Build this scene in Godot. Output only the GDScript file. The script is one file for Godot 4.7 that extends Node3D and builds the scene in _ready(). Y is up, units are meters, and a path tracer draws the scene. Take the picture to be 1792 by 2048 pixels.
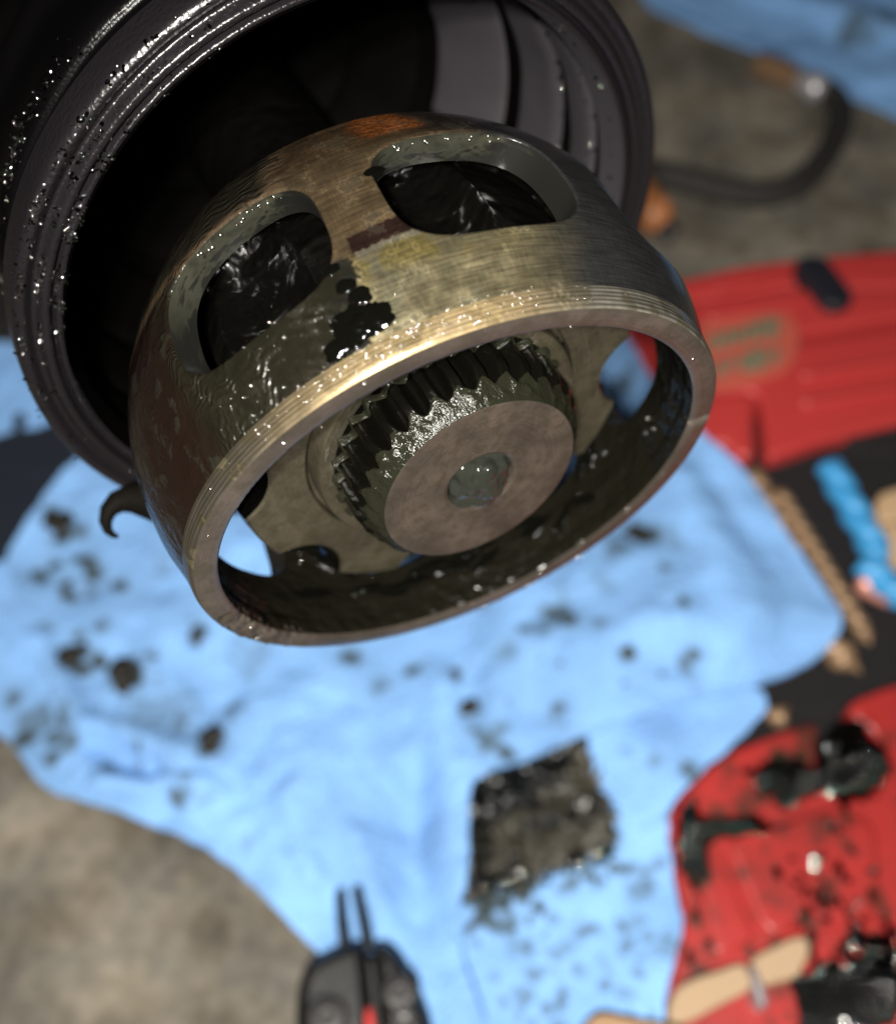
extends Node3D
# A greasy constant-velocity joint on its half shaft, held over blue shop towels, a red tool case and pliers on concrete.
# Lengths of the joint are in millimetres, put into metres by MM.

const MM := 0.001
const PITCH := 58.0          # degrees the lens looks down
const CAM_H := 0.28
const FOCAL := 2273.0        # of a picture 1792 x 2048 large

var cam_basis: Basis
var cam_at := Vector3(0, CAM_H, 0)
var rng := RandomNumberGenerator.new()
var names := {}
var M := {}


# ---------------------------------------------------------------- mesh building
class MB:
	var v := PackedVector3Array()
	var t := PackedVector2Array()
	var ix := PackedInt32Array()
	var g := PackedInt32Array()
	var grp := 0

	func add(p: Vector3, uv := Vector2.ZERO) -> int:
		v.append(p)
		t.append(uv)
		g.append(grp)
		return v.size() - 1

	# nu x nv cells; f(i, j) -> Vector3, uvf(i, j) -> Vector2; every call is a smooth group of its own unless keep
	func grid(nu: int, nv: int, f: Callable, uvf = null, keep := false) -> void:
		if not keep:
			grp += 1
		var at := v.size()
		for j in nv + 1:
			for i in nu + 1:
				add(f.call(i, j), uvf.call(i, j) if uvf != null else Vector2(float(i) / nu, float(j) / nv))
		for j in nv:
			for i in nu:
				var a := at + j * (nu + 1) + i
				ix.append_array([a, a + 1, a + nu + 1, a + 1, a + nu + 2, a + nu + 1])

	func tri(a: int, b: int, c: int) -> void:
		ix.append_array([a, b, c])

	# profile of (z, r) turned round z; corners sharper than hard degrees are edges
	func lathe(prof: Array, n: int, hard := 35.0, a0 := 0.0, a1 := 360.0) -> void:
		var runs := []
		var run := [prof[0]]
		for k in range(1, prof.size()):
			run.append(prof[k])
			if k < prof.size() - 1:
				var p: Vector2 = prof[k] - prof[k - 1]
				var q: Vector2 = prof[k + 1] - prof[k]
				if absf(rad_to_deg(p.angle_to(q))) > hard:
					runs.append(run)
					run = [prof[k]]
		runs.append(run)
		for r in runs:
			grid(n, r.size() - 1, func(i: int, j: int):
				var a := deg_to_rad(lerpf(a0, a1, float(i) / n))
				var p: Vector2 = r[j]
				return Vector3(cos(a) * p.y, sin(a) * p.y, p.x), func(i: int, j: int): return Vector2(lerpf(a0, a1, float(i) / n) / 360.0, r[j].x * 0.02))

	# a tube along points; radius(k) and flat = height over width
	func tube(pts: Array, rad: Callable, n := 12, caps := true) -> void:
		grp += 1
		var m := pts.size()
		var up := Vector3.UP
		var rings := []
		for k in m:
			var d: Vector3 = (pts[mini(k + 1, m - 1)] - pts[maxi(k - 1, 0)]).normalized()
			if absf(d.dot(up)) > 0.95:
				up = Vector3.RIGHT
			var s := d.cross(up).normalized()
			up = s.cross(d).normalized()
			rings.append([pts[k], s, up, rad.call(k)])
		var at := v.size()
		for k in m:
			for i in n + 1:
				var a := TAU * i / n
				add(rings[k][0] + (rings[k][1] * cos(a) + rings[k][2] * sin(a)) * rings[k][3], Vector2(float(i) / n, float(k) / m))
		for k in m - 1:
			for i in n:
				var a := at + k * (n + 1) + i
				ix.append_array([a, a + 1, a + n + 1, a + 1, a + n + 2, a + n + 1])
		if caps:
			for e in [0, m - 1]:
				var c := add(pts[e])
				for i in n:
					var a: int = at + e * (n + 1) + i
					if e == 0:
						tri(c, a + 1, a)
					else:
						tri(c, a, a + 1)

	# a slab with an outline of world points (x, z), from y0 to y1, upper edge rounded by bev
	func slab(poly: PackedVector2Array, y0: float, y1: float, bev: float, top = null) -> void:
		var n := poly.size()
		if Geometry2D.is_polygon_clockwise(poly):
			poly.reverse()
		var inn := PackedVector2Array()
		var mid := PackedVector2Array()
		for i in n:
			var d := (poly[(i + 1) % n] - poly[(i + n - 1) % n]).normalized()
			var s := Vector2(-d.y, d.x)
			mid.append(poly[i] + s * bev * 0.3)
			inn.append(poly[i] + s * bev)
		grp += 1
		var rings := [[poly, y0], [poly, y1 - bev], [mid, y1 - bev * 0.3], [inn, y1]]
		var at := v.size()
		for r in rings:
			for i in n + 1:
				var p: Vector2 = r[0][i % n]
				var h: float = r[1]
				if top != null and r[1] > y0:
					h += top.call(p)
				add(Vector3(p.x, h, p.y), p)
		for k in 3:
			for i in n:
				var a := at + k * (n + 1) + i
				ix.append_array([a, a + n + 1, a + 1, a + 1, a + n + 1, a + n + 2])
		var cap := Geometry2D.triangulate_polygon(inn)
		var base := at + 3 * (n + 1)
		for k in cap.size() / 3:
			var a := cap[k * 3]
			var b := cap[k * 3 + 1]
			var c := cap[k * 3 + 2]
			if (inn[b] - inn[a]).cross(inn[c] - inn[a]) < 0.0:
				var w := b
				b = c
				c = w
			tri(base + a, base + c, base + b)

	func box(c: Vector3, s: Vector3, b: Basis, bev: float) -> void:
		var q := b.orthonormalized()
		for f in 6:
			var n := Vector3.ZERO
			n[f / 2] = 1.0 if f % 2 == 0 else -1.0
			var u := Vector3.ZERO
			u[(f / 2 + 1) % 3] = 1.0
			var w := n.cross(u)
			var hs := s * 0.5
			var face := []
			for k in [[-1, -1], [1, -1], [1, 1], [-1, 1]]:
				var p: Vector3 = n * hs + u * k[0] * (hs - Vector3.ONE * bev) + w * k[1] * (hs - Vector3.ONE * bev)
				face.append(p)
			grp += 1
			var at := v.size()
			for p in face:
				add(c + q * p)
			ix.append_array([at, at + 2, at + 1, at, at + 3, at + 2])
		# bevel strips
		for ax in 3:
			var a1 := (ax + 1) % 3
			var a2 := (ax + 2) % 3
			for s1 in [-1.0, 1.0]:
				for s2 in [-1.0, 1.0]:
					grp += 1
					var at := v.size()
					for e in [-1.0, 1.0]:
						var p := Vector3.ZERO
						p[ax] = e * (s[ax] * 0.5 - bev)
						var p1 := p
						p1[a1] = s1 * s[a1] * 0.5
						p1[a2] = s2 * (s[a2] * 0.5 - bev)
						var p2 := p
						p2[a1] = s1 * (s[a1] * 0.5 - bev)
						p2[a2] = s2 * s[a2] * 0.5
						add(c + q * p1)
						add(c + q * p2)
					if s1 * s2 > 0:
						ix.append_array([at, at + 1, at + 2, at + 1, at + 3, at + 2])
					else:
						ix.append_array([at, at + 2, at + 1, at + 1, at + 2, at + 3])

	func mesh(scale := 1.0) -> ArrayMesh:
		var acc := {}
		var keys := []
		keys.resize(v.size())
		for i in v.size():
			var p := v[i]
			keys[i] = Vector4(roundf(p.x * 20000.0 / (1.0 if scale < 1.0 else 0.001)), roundf(p.y * 20000.0 / (1.0 if scale < 1.0 else 0.001)), roundf(p.z * 20000.0 / (1.0 if scale < 1.0 else 0.001)), g[i])
		for k in ix.size() / 3:
			var a := ix[k * 3]
			var b := ix[k * 3 + 1]
			var c := ix[k * 3 + 2]
			var n := (v[c] - v[a]).cross(v[b] - v[a]) * 1e6
			for w in [a, b, c]:
				acc[keys[w]] = acc.get(keys[w], Vector3.ZERO) + n
		var no := PackedVector3Array()
		no.resize(v.size())
		for i in v.size():
			no[i] = (acc.get(keys[i], Vector3.UP) as Vector3).normalized()
		if scale != 1.0:
			for i in v.size():
				v[i] *= scale
		var arr := []
		arr.resize(Mesh.ARRAY_MAX)
		arr[Mesh.ARRAY_VERTEX] = v
		arr[Mesh.ARRAY_NORMAL] = no
		arr[Mesh.ARRAY_TEX_UV] = t
		arr[Mesh.ARRAY_INDEX] = ix
		var m := ArrayMesh.new()
		m.add_surface_from_arrays(Mesh.PRIMITIVE_TRIANGLES, arr)
		return m


# ---------------------------------------------------------------- scene helpers
func numbered(called: String) -> String:
	names[called] = names.get(called, -1) + 1
	return called if names[called] == 0 else "%s_%03d" % [called, names[called]]


func put(called: String, mesh: Mesh, mat: Material, parent: Node = self) -> MeshInstance3D:
	var o := MeshInstance3D.new()
	o.name = numbered(called) if parent == self else called
	o.mesh = mesh
	o.material_override = mat
	parent.add_child(o, true)
	return o


func tag(o: Node, label: String, category := "", group := "", kind := "") -> Node:
	if label:
		o.set_meta("label", label)
	if category:
		o.set_meta("category", category)
	if group:
		o.set_meta("group", group)
	if kind:
		o.set_meta("kind", kind)
	return o


func thing(called: String, label: String, category: String, xf := Transform3D.IDENTITY, group := "") -> Node3D:
	var o := Node3D.new()
	o.name = numbered(called)
	o.transform = xf
	add_child(o, true)
	tag(o, label, category, group)
	return o


func world_dir(c: Vector3) -> Vector3:
	return cam_basis * c


func world_at(c: Vector3) -> Vector3:      # millimetres in front of the lens -> world
	return cam_at + cam_basis * (c * MM)


func ground(u: float, v: float, h := 0.0) -> Vector3:   # where the line of sight through (u, v) meets the height h
	var d := cam_basis * Vector3((u - 896.0) / FOCAL, -(v - 1024.0) / FOCAL, -1.0)
	return cam_at + d * ((h - cam_at.y) / d.y)


func g2(u: float, v: float, h := 0.0) -> Vector2:
	var p := ground(u, v, h)
	return Vector2(p.x, p.z)


func outline(pts: Array, h: float, rounds := 2) -> PackedVector2Array:
	var a := PackedVector2Array()
	for p in pts:
		a.append(g2(p[0], p[1], h))
	return corners(a, rounds)


func corners(a: PackedVector2Array, rounds := 2, most := 0.0028) -> PackedVector2Array:
	for k in rounds:
		var b := PackedVector2Array()
		var lim := most / pow(2.2, k)
		for i in a.size():
			var p := a[(i + a.size() - 1) % a.size()]
			var c := a[i]
			var q := a[(i + 1) % a.size()]
			b.append(c.move_toward(p, minf(lim, 0.27 * c.distance_to(p))))
			b.append(c.move_toward(q, minf(lim, 0.27 * c.distance_to(q))))
		a = b
	return a


func chaikin(a: PackedVector2Array, rounds := 2) -> PackedVector2Array:
	for k in rounds:
		var b := PackedVector2Array()
		for i in a.size():
			var p := a[i]
			var q := a[(i + 1) % a.size()]
			b.append(p.lerp(q, 0.25))
			b.append(p.lerp(q, 0.75))
		a = b
	return a


func noise(freq: float, sd: int, oct := 4, kind := FastNoiseLite.TYPE_SIMPLEX_SMOOTH) -> FastNoiseLite:
	var n := FastNoiseLite.new()
	n.seed = sd
	n.frequency = freq
	n.noise_type = kind
	n.fractal_octaves = oct
	return n


func noise_bytes(w: int, h: int, n: FastNoiseLite, seamless := true) -> PackedByteArray:
	var im := n.get_seamless_image(w, h) if seamless else n.get_image(w, h)
	im.convert(Image.FORMAT_L8)
	return im.get_data()


func image_of(w: int, h: int, data: PackedByteArray) -> ImageTexture:
	return ImageTexture.create_from_image(Image.create_from_data(w, h, false, Image.FORMAT_RGB8, data))


func noise_tex(w: int, n: FastNoiseLite) -> ImageTexture:
	var im := n.get_seamless_image(w, w)
	im.convert(Image.FORMAT_L8)
	return ImageTexture.create_from_image(im)


func lin(r: float, g: float, b: float) -> Color:
	return Color(r, g, b).linear_to_srgb()


func mat(c: Color, rough := 0.5, metal := 0.0) -> StandardMaterial3D:
	var m := StandardMaterial3D.new()
	m.albedo_color = c
	m.roughness = rough
	m.metallic = metal
	return m


func bumpy(m: StandardMaterial3D, tex: Texture2D, depth_mm: float, size_mm: float) -> StandardMaterial3D:
	m.heightmap_enabled = true
	m.heightmap_texture = tex
	m.heightmap_scale = depth_mm * 0.1
	m.uv1_triplanar = true
	m.uv1_scale = Vector3.ONE * (1000.0 / size_mm)
	return m


func smooth(a: float, b: float, x: float) -> float:
	return smoothstep(a, b, x)


# ---------------------------------------------------------------- the scene
func _ready() -> void:
	rng.seed = 7
	var p := deg_to_rad(PITCH)
	cam_basis = Basis(Vector3.RIGHT, Vector3(0, cos(p), -sin(p)), Vector3(0, sin(p), cos(p)))
	var cam := Camera3D.new()
	cam.name = "camera"
	cam.transform = Transform3D(cam_basis, cam_at)
	cam.fov = rad_to_deg(2.0 * atan(1024.0 / FOCAL))
	cam.near = 0.01
	cam.far = 20.0
	var at := CameraAttributesPhysical.new()
	at.frustum_focal_length = 12.0 * FOCAL / 1024.0   # on a 24 mm high sensor: the angle of the lens
	at.exposure_aperture = at.frustum_focal_length / 2.65
	at.frustum_focus_distance = 0.1145
	cam.attributes = at
	add_child(cam)
	var env := Environment.new()
	env.background_mode = Environment.BG_COLOR
	env.background_color = Color(0.055, 0.058, 0.07)
	env.tonemap_mode = Environment.TONE_MAPPER_LINEAR
	env.tonemap_exposure = 1.0
	env.sdfgi_enabled = true
	env.ssao_enabled = true
	env.ssil_enabled = true
	var we := WorldEnvironment.new()
	we.environment = env
	add_child(we)
	# the two bright diodes of the work lamp beside the lens
	for k in 2:
		var l := AreaLight3D.new()
		l.name = "work_lamp"
		l.area_size = Vector2(0.007, 0.007)
		l.light_energy = 0.124
		l.light_color = Color(1.0, 0.985, 0.95)
		l.shadow_enabled = true
		l.area_range = 3.0
		l.transform = Transform3D(cam_basis, world_at(Vector3(-14.0 + k * 9.0, -10.0 - k * 9.0, 70.0))).looking_at(ground(900, 1250), Vector3(0, 0.5, -1))
		add_child(l, true)
	materials()
	floor_and_mat()
	tool_case()
	towels()
	floor_things()
	axle()
	boot()
	pliers()


func materials() -> void:
	M.fine = noise_tex(512, noise(0.02, 3, 4))
	M.grain = noise_tex(512, noise(0.08, 5, 3))
	M.cell = noise_tex(512, noise(0.03, 9, 2, FastNoiseLite.TYPE_CELLULAR))
	M.crepe = noise_tex(1024, noise(0.11, 13, 3))
	M.soft = noise_tex(512, noise(0.008, 11, 3))
	M.rubber = bumpy(mat(lin(0.0009, 0.0008, 0.0009), 0.30), M.grain, 0.05, 20.0)
	M.rubber.metallic_specular = 0.22
	M.lining = bumpy(mat(lin(0.0165, 0.0148, 0.0175), 0.55), M.fine, 0.05, 30.0)  # paler than the bellows, standing for light on the inside
	M.grease = bumpy(mat(lin(0.006, 0.0055, 0.004), 0.13), M.fine, 0.35, 9.0)
	M.clot = bumpy(mat(lin(0.012, 0.010, 0.006), 0.3), M.fine, 0.35, 9.0)
	M.black_grease = bumpy(mat(lin(0.0012, 0.0011, 0.0009), 0.2), M.soft, 0.8, 24.0)
	M.inner_grease = bumpy(mat(lin(0.0042, 0.0038, 0.0024), 0.24), M.fine, 0.55, 34.0)
	M.inner_grease.metallic_specular = 0.36
	M.wet_grease = bumpy(mat(lin(0.0078, 0.0080, 0.0050), 0.14), M.fine, 0.10, 3.6)
	M.wet_grease.metallic_specular = 0.34
	M.spline = bumpy(mat(lin(0.0016, 0.0015, 0.0011), 0.13), M.fine, 0.05, 12.0)
	# cut faces of the cage's windows: bare grey green above, smeared black inwards and on the near sides
	var w := 480
	var h := 64
	var nb := noise_bytes(w, h, noise(0.03, 91, 4))
	var eb := PackedByteArray()
	eb.resize(w * h * 3)
	for i in w * h:
		var u := float(i % w) / w
		var t := float(i / w) / h
		var q := (nb[i] - 128) / 128.0
		var bare := smoothstep(0.70, 0.80, u + q * 0.08) + smoothstep(0.16, 0.06, u + q * 0.08)
		bare *= smoothstep(0.85, 0.60, t + q * 0.7)
		var c := Vector3(0.0025, 0.0024, 0.0018).lerp(Vector3(0.0125, 0.0128, 0.008) * (1.0 + q * 0.6), clampf(bare, 0.0, 1.0))
		eb[i * 3] = int(pow(c.x, 1 / 2.2) * 255)
		eb[i * 3 + 1] = int(pow(c.y, 1 / 2.2) * 255)
		eb[i * 3 + 2] = int(pow(c.z, 1 / 2.2) * 255)
	M.edge = mat(Color.WHITE, 0.33)
	M.edge.albedo_texture = image_of(w, h, eb)
	M.film = mat(lin(0.0008, 0.0007, 0.0006), 0.55)
	M.film.metallic_specular = 0.12
	M.lip = bumpy(mat(lin(0.0055, 0.0048, 0.0056), 0.26), M.fine, 0.10, 9.0)
	M.lip.metallic_specular = 0.4
	M.lump = bumpy(mat(lin(0.0018, 0.0018, 0.0013), 0.16), M.fine, 0.05, 5.0)
	M.lump.metallic_specular = 0.35
	M.goop = mat(lin(0.0012, 0.0012, 0.0009), 0.06)
	M.goop.metallic_specular = 0.4
	M.flap = mat(lin(0.003, 0.0026, 0.002), 0.6)
	M.flap.metallic_specular = 0.1
	M.bead = mat(Color(0.85, 0.84, 0.80), 0.15, 1.0)
	M.dark_bead = mat(lin(0.004, 0.004, 0.0035), 0.10)


func floor_and_mat() -> void:
	# concrete, from the lens out to the walls of the dark workshop
	var n := 1024
	var a := noise_bytes(n, n, noise(0.006, 21, 5))
	var b := noise_bytes(n, n, noise(0.05, 22, 3))
	var c := noise_bytes(n, n, noise(0.015, 23, 4))
	var d := PackedByteArray()
	d.resize(n * n * 3)
	for i in n * n:
		var s := 0.78 + (a[i] - 128) / 128.0 * 0.30 + (b[i] - 128) / 128.0 * 0.12 - 0.10 * smoothstep(0.60, 0.80, c[i] / 255.0 + (b[i] - 128) / 128.0 * 0.1)
		var w := (c[i] - 128) / 128.0
		d[i * 3] = clampi(int(128.0 * s + w * 3.0), 0, 255)
		d[i * 3 + 1] = clampi(int(120.0 * s), 0, 255)
		d[i * 3 + 2] = clampi(int(107.0 * s - w * 4.0), 0, 255)
	var m := mat(Color.WHITE, 0.85)
	m.albedo_texture = image_of(n, n, d)
	m.uv1_triplanar = true
	m.uv1_world_triplanar = true
	m.uv1_scale = Vector3.ONE * 3.1
	m.heightmap_enabled = true
	m.heightmap_texture = M.grain
	m.heightmap_scale = 0.03
	var mb := MB.new()
	mb.grid(8, 8, func(i: int, j: int): return Vector3((i - 4) * 0.75, 0.0, (j - 4) * 0.75))
	var o := put("concrete_floor", mb.mesh(), m)
	tag(o, "bare grey brown concrete floor under everything", "", "", "structure")


func star_sheet(pts: Array, centre: Array, hf: Callable, rings: int, seg: int, thick: float, rounds := 2, edge_noise := 0.0) -> MB:
	# a cloth whose outline is pts (picture points at height hf(u)); hf2(world x,z) adds folds
	var poly := PackedVector2Array()
	for q in pts:
		poly.append(g2(q[0], q[1], hf.call(q[0], q[1])))
	poly = chaikin(poly, rounds)
	# resample evenly
	var len_all := 0.0
	for i in poly.size():
		len_all += poly[i].distance_to(poly[(i + 1) % poly.size()])
	var out := PackedVector2Array()
	var step := len_all / seg
	var acc := 0.0
	var nextd := 0.0
	for i in poly.size():
		var e0 := poly[i]
		var e1 := poly[(i + 1) % poly.size()]
		var l := e0.distance_to(e1)
		while nextd < acc + l and out.size() < seg:
			out.append(e0.lerp(e1, (nextd - acc) / l))
			nextd += step
		acc += l
	while out.size() < seg:
		out.append(poly[poly.size() - 1])
	var nz := noise(160.0, 77, 3)
	if edge_noise > 0.0:
		for i in seg:
			out[i] += Vector2(nz.get_noise_2d(out[i].x, out[i].y), nz.get_noise_2d(out[i].x + 5.0, out[i].y)) * edge_noise
	var c := g2(centre[0], centre[1], hf.call(centre[0], centre[1]))
	var mb := MB.new()
	return mb_sheet(mb, out, c, rings, thick)


var fold: Callable

func mb_sheet(mb: MB, out: PackedVector2Array, c: Vector2, rings: int, thick: float) -> MB:
	var seg := out.size()
	var f := fold
	mb.grid(seg, rings, func(i: int, j: int):
		var t := pow(float(j) / rings, 0.8)
		var q := c.lerp(out[i % seg], t)
		var h: float = f.call(q, t)
		return Vector3(q.x, h, q.y), func(i: int, j: int):
		var t := pow(float(j) / rings, 0.8)
		return c.lerp(out[i % seg], t))
	# hem and underside
	mb.grid(seg, 2, func(i: int, j: int):
		var q := out[i % seg]
		var h: float = f.call(q, 1.0)
		var inn := c.lerp(q, 1.0 - 0.006 * [0.0, 0.0, 1.0][j])
		return Vector3(inn.x, h - thick * [0.0, 1.0, 1.0][j], inn.y), func(i: int, j: int): return out[i % seg])
	return mb


func stain_shade_tex(x0: float, z0: float, size: float, n: int, base: Color, spots: Array, fine_amount: float, sd: int, stain_shade_of := Color(0.15, 0.145, 0.10)) -> ImageTexture:
	# spots: [u, v, h, radius_mm, strength 0..1]
	var w1 := noise_bytes(n, n, noise(0.02, sd, 3))
	var w2 := noise_bytes(n, n, noise(0.02, sd + 1, 3))
	var gr := noise_bytes(n, n, noise(0.006, sd + 2, 4))
	var fi := noise_bytes(n, n, noise(0.12, sd + 3, 2))
	var sp := noise_bytes(n, n, noise(0.035, sd + 4, 3))
	var stain_shade := PackedFloat32Array()
	stain_shade.resize(n * n)
	for s in spots:
		var q := g2(s[0], s[1], s[2])
		var cx := (q.x - x0) / size * n
		var cy := (q.y - z0) / size * n
		var r: float = s[3] * MM / size * n
		var k := int(r * 2.4) + 2
		for y in range(maxi(0, int(cy) - k), mini(n, int(cy) + k)):
			for x in range(maxi(0, int(cx) - k), mini(n, int(cx) + k)):
				var i := y * n + x
				var wx := x - cx + (w1[i] - 128) / 128.0 * r * 0.9
				var wy := y - cy + (w2[i] - 128) / 128.0 * r * 0.9
				var dd := sqrt(wx * wx + wy * wy) / r
				var st: float = s[4] * ((1.0 - smoothstep(0.55, 1.0, dd)) * 0.8 + (1.0 - smoothstep(0.6, 2.1, dd)) * 0.2)
				stain_shade[i] = maxf(stain_shade[i], st)
	var d := PackedByteArray()
	d.resize(n * n * 3)
	for i in n * n:
		var s := 1.0 + (gr[i] - 128) / 128.0 * 0.10 + (fi[i] - 128) / 128.0 * 0.05
		var k := stain_shade[i]
		k = maxf(k, smoothstep(0.62, 0.95, sp[i] / 255.0) * fine_amount * smoothstep(0.42, 0.75, gr[i] / 255.0))
		d[i * 3] = clampi(int(255.0 * lerpf(base.r * s, stain_shade_of.r, k)), 0, 255)
		d[i * 3 + 1] = clampi(int(255.0 * lerpf(base.g * s, stain_shade_of.g, k)), 0, 255)
		d[i * 3 + 2] = clampi(int(255.0 * lerpf(base.b * s, stain_shade_of.b, k)), 0, 255)
	return image_of(n, n, d)


func cloth_mat(tex: Texture2D, x0: float, z0: float, size: float) -> StandardMaterial3D:
	var m := mat(Color.WHITE, 0.9)
	m.albedo_texture = tex
	m.uv1_scale = Vector3(1.0 / size, 1.0 / size, 1)
	m.uv1_offset = Vector3(-x0 / size, -z0 / size, 0)
	m.metallic_specular = 0.25
	m.heightmap_enabled = true
	m.heightmap_texture = M.crepe
	m.heightmap_scale = 0.05
	return m


const BLUE := Color(0.50, 0.675, 0.885)

func towel_height(u: float, _v := 0.0) -> float:
	return lerpf(0.004, 0.0135, smoothstep(750.0, 1330.0, u))


func towels() -> void:
	var wr := noise(18.0, 41, 3)
	var wr2 := noise(55.0, 42, 3)
	var uphill := func(q: Vector2) -> float:   # lies up on the red case at the right
		return lerpf(0.004, 0.0135, smoothstep(-0.02, 0.065, q.x))
	# far left towel behind the boot
	fold = func(q: Vector2, t: float) -> float: return 0.004 + wr.get_noise_2d(q.x, q.y) * 0.002
	var flat := func(_u, _v): return 0.004
	var tex := stain_shade_tex(-0.3, -0.4, 0.6, 512, BLUE, [], 0.5, 60)
	var plain := cloth_mat(tex, -0.3, -0.4, 0.6)
	var mb := star_sheet([[-260, 690], [-60, 672], [60, 690], [180, 760], [120, 850], [0, 872], [-260, 930]], [-60, 780], flat, 14, 120, 0.001)
	tag(put("shop_towel", mb.mesh(), plain), "pale blue shop towel at far left behind the rubber boot, partly seen", "towel")
	# dark navy sheet
	fold = func(q: Vector2, t: float) -> float: return 0.0035 + wr.get_noise_2d(q.x + 3.0, q.y) * 0.0025 + wr2.get_noise_2d(q.x, q.y) * 0.001
	mb = star_sheet([[-300, 900], [0, 842], [130, 800], [300, 880], [330, 1000], [180, 1010], [60, 1120], [-300, 1150]], [60, 960], flat, 16, 120, 0.0012)
	var navy := bumpy(mat(lin(0.006, 0.011, 0.024), 0.95), M.grain, 0.3, 9.0)
	tag(put("dark_sheet", mb.mesh(), navy), "dark navy sheet between two blue towels at the left edge, below the boot", "rag")
	# left towel underneath the big one
	fold = func(q: Vector2, t: float) -> float: return 0.0018 + (wr.get_noise_2d(q.x, q.y + 2.0) + 0.4) * 0.0012
	tex = stain_shade_tex(-0.3, -0.4, 0.6, 1024, BLUE * 0.97, [[50, 1470, 0.003, 3.0, 0.75], [95, 1520, 0.003, 2.2, 0.6], [30, 1395, 0.003, 3.5, 0.45], [75, 1440, 0.003, 4.5, 0.4], [100, 1480, 0.003, 3.0, 0.6]], 0.35, 70)
	mb = star_sheet([[-260, 1110], [-60, 1060], [20, 1075], [120, 1200], [260, 1400], [280, 1560], [150, 1600], [80, 1570], [45, 1515], [0, 1462], [-120, 1400], [-260, 1380]], [60, 1350], flat, 20, 160, 0.001)
	tag(put("shop_towel", mb.mesh(), cloth_mat(tex, -0.3, -0.4, 0.6)), "blue shop towel at left edge, tucked under the big stained towel", "towel")
	# right lower towel, under the big one
	fold = func(q: Vector2, t: float) -> float:
		var dip := 0.0045 * smoothstep(0.036, 0.050, q.x) * smoothstep(0.066, 0.056, q.x) * smoothstep(-0.150, -0.140, q.y) * smoothstep(-0.098, -0.112, q.y)
		return uphill.call(q) - 0.0015 + wr.get_noise_2d(q.x, q.y) * 0.0022 + wr2.get_noise_2d(q.x, q.y) * 0.0006 - dip
	var low := []
	for k in 60:
		low.append([rng.randf_range(930, 1330), rng.randf_range(1720, 2040), 0.01, rng.randf_range(0.8, 2.6), rng.randf_range(0.15, 0.42)])
	for k in 26:
		low.append([rng.randf_range(930, 1080), rng.randf_range(1770, 1850), 0.01, rng.randf_range(0.8, 2.2), rng.randf_range(0.5, 0.95)])
	for k in 30:
		low.append([rng.randf_range(1060, 1250), rng.randf_range(1690, 1770), 0.01, rng.randf_range(0.8, 2.0), rng.randf_range(0.3, 0.8)])
	for k in 46:
		var f := rng.randf()
		low.append([lerpf(930, 1245, f), lerpf(1800, 1680, f) + rng.randfn() * 14.0, 0.008, rng.randf_range(0.8, 2.4), rng.randf_range(0.6, 1.0)])
	for s in [[1175, 1590, 0.011, 3.0, 0.2], [1310, 1520, 0.012, 3.5, 0.25], [1050, 1990, 0.008, 2.0, 0.3], [1385, 1545, 0.013, 3.0, 0.5]]:
		low.append(s)
	tex = stain_shade_tex(-0.05, -0.25, 0.25, 1024, BLUE, low, 0.25, 80)
	mb = star_sheet([[860, 1330], [1100, 1300], [1450, 1330], [1560, 1390], [1490, 1465], [1400, 1545], [1340, 1605], [1338, 1660], [1352, 1760], [1372, 1850], [1352, 1920], [1335, 1980], [1320, 2120], [1100, 2160], [860, 2140], [870, 1800]], [1130, 1720], func(u, v): return towel_height(u), 36, 260, 0.0012, 2, 0.0006)
	tag(put("shop_towel", mb.mesh(), cloth_mat(tex, -0.05, -0.25, 0.25)), "speckled lower right blue towel with a grease soaked wad on it", "towel")
	var creases := []   # [from, to, height mm, width mm]
	for q in [[880, 1320, 905, 1830, 2.6, 5.0], [820, 1500, 850, 1900, -1.8, 5.0], [165, 1475, 330, 1555, -3.0, 3.0], [150, 1440, 420, 1520, 2.0, 3.5], [170, 1565, 440, 1562, 1.4, 2.0], [560, 1330, 690, 1720, 1.6, 7.0], [420, 1380, 500, 1640, -1.6, 6.0], [1000, 1330, 1560, 1290, 1.2, 6.0], [1330, 960, 1500, 1330, 1.6, 7.0], [60, 1250, 190, 1480, 1.8, 3.0], [560, 1560, 640, 1800, 1.6, 4.0], [700, 1640, 790, 1900, 1.4, 4.0], [250, 1230, 480, 1420, -1.3, 5.0]]:
		creases.append([g2(q[0], q[1], 0.005), g2(q[2], q[3], 0.005), q[4] * MM * 1.5, q[5] * MM])
	# the big towel on top, its right lower edge lifted as a flap over the wad
	fold = func(q: Vector2, t: float) -> float:
		var flap := 0.007 * exp(-pow((q.x - 0.045) / 0.05, 2.0)) * exp(-pow((q.y + 0.13) / 0.03, 2.0)) * smoothstep(-0.01, 0.02, q.x)
		var ridge := 0.003 * exp(-pow((q.x - 0.012 + (q.y + 0.12) * 0.1) / 0.006, 2.0)) * smoothstep(-0.16, -0.10, q.y)
		var crease := -0.002 * exp(-pow((q.y + 0.121 + q.x * 0.55) / 0.0035, 2.0)) * smoothstep(-0.115, -0.10, q.x) * (1.0 - smoothstep(-0.075, -0.06, q.x))
		var cr := 0.0
		for c in creases:
			var near := Geometry2D.get_closest_point_to_segment(q, c[0], c[1])
			var end: float = minf(near.distance_to(c[0]), near.distance_to(c[1])) / (c[0] as Vector2).distance_to(c[1])
			var e: float = q.distance_to(near) / c[3]
			cr += c[2] * exp(-e * e) * smoothstep(0.0, 0.15, end)
		return cr + uphill.call(q) + 0.0012 + wr.get_noise_2d(q.x, q.y) * 0.0036 + wr2.get_noise_2d(q.x, q.y) * 0.0016 + flap + ridge + crease + 0.0006 * smoothstep(0.9, 1.0, t)
	var big := []
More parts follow.
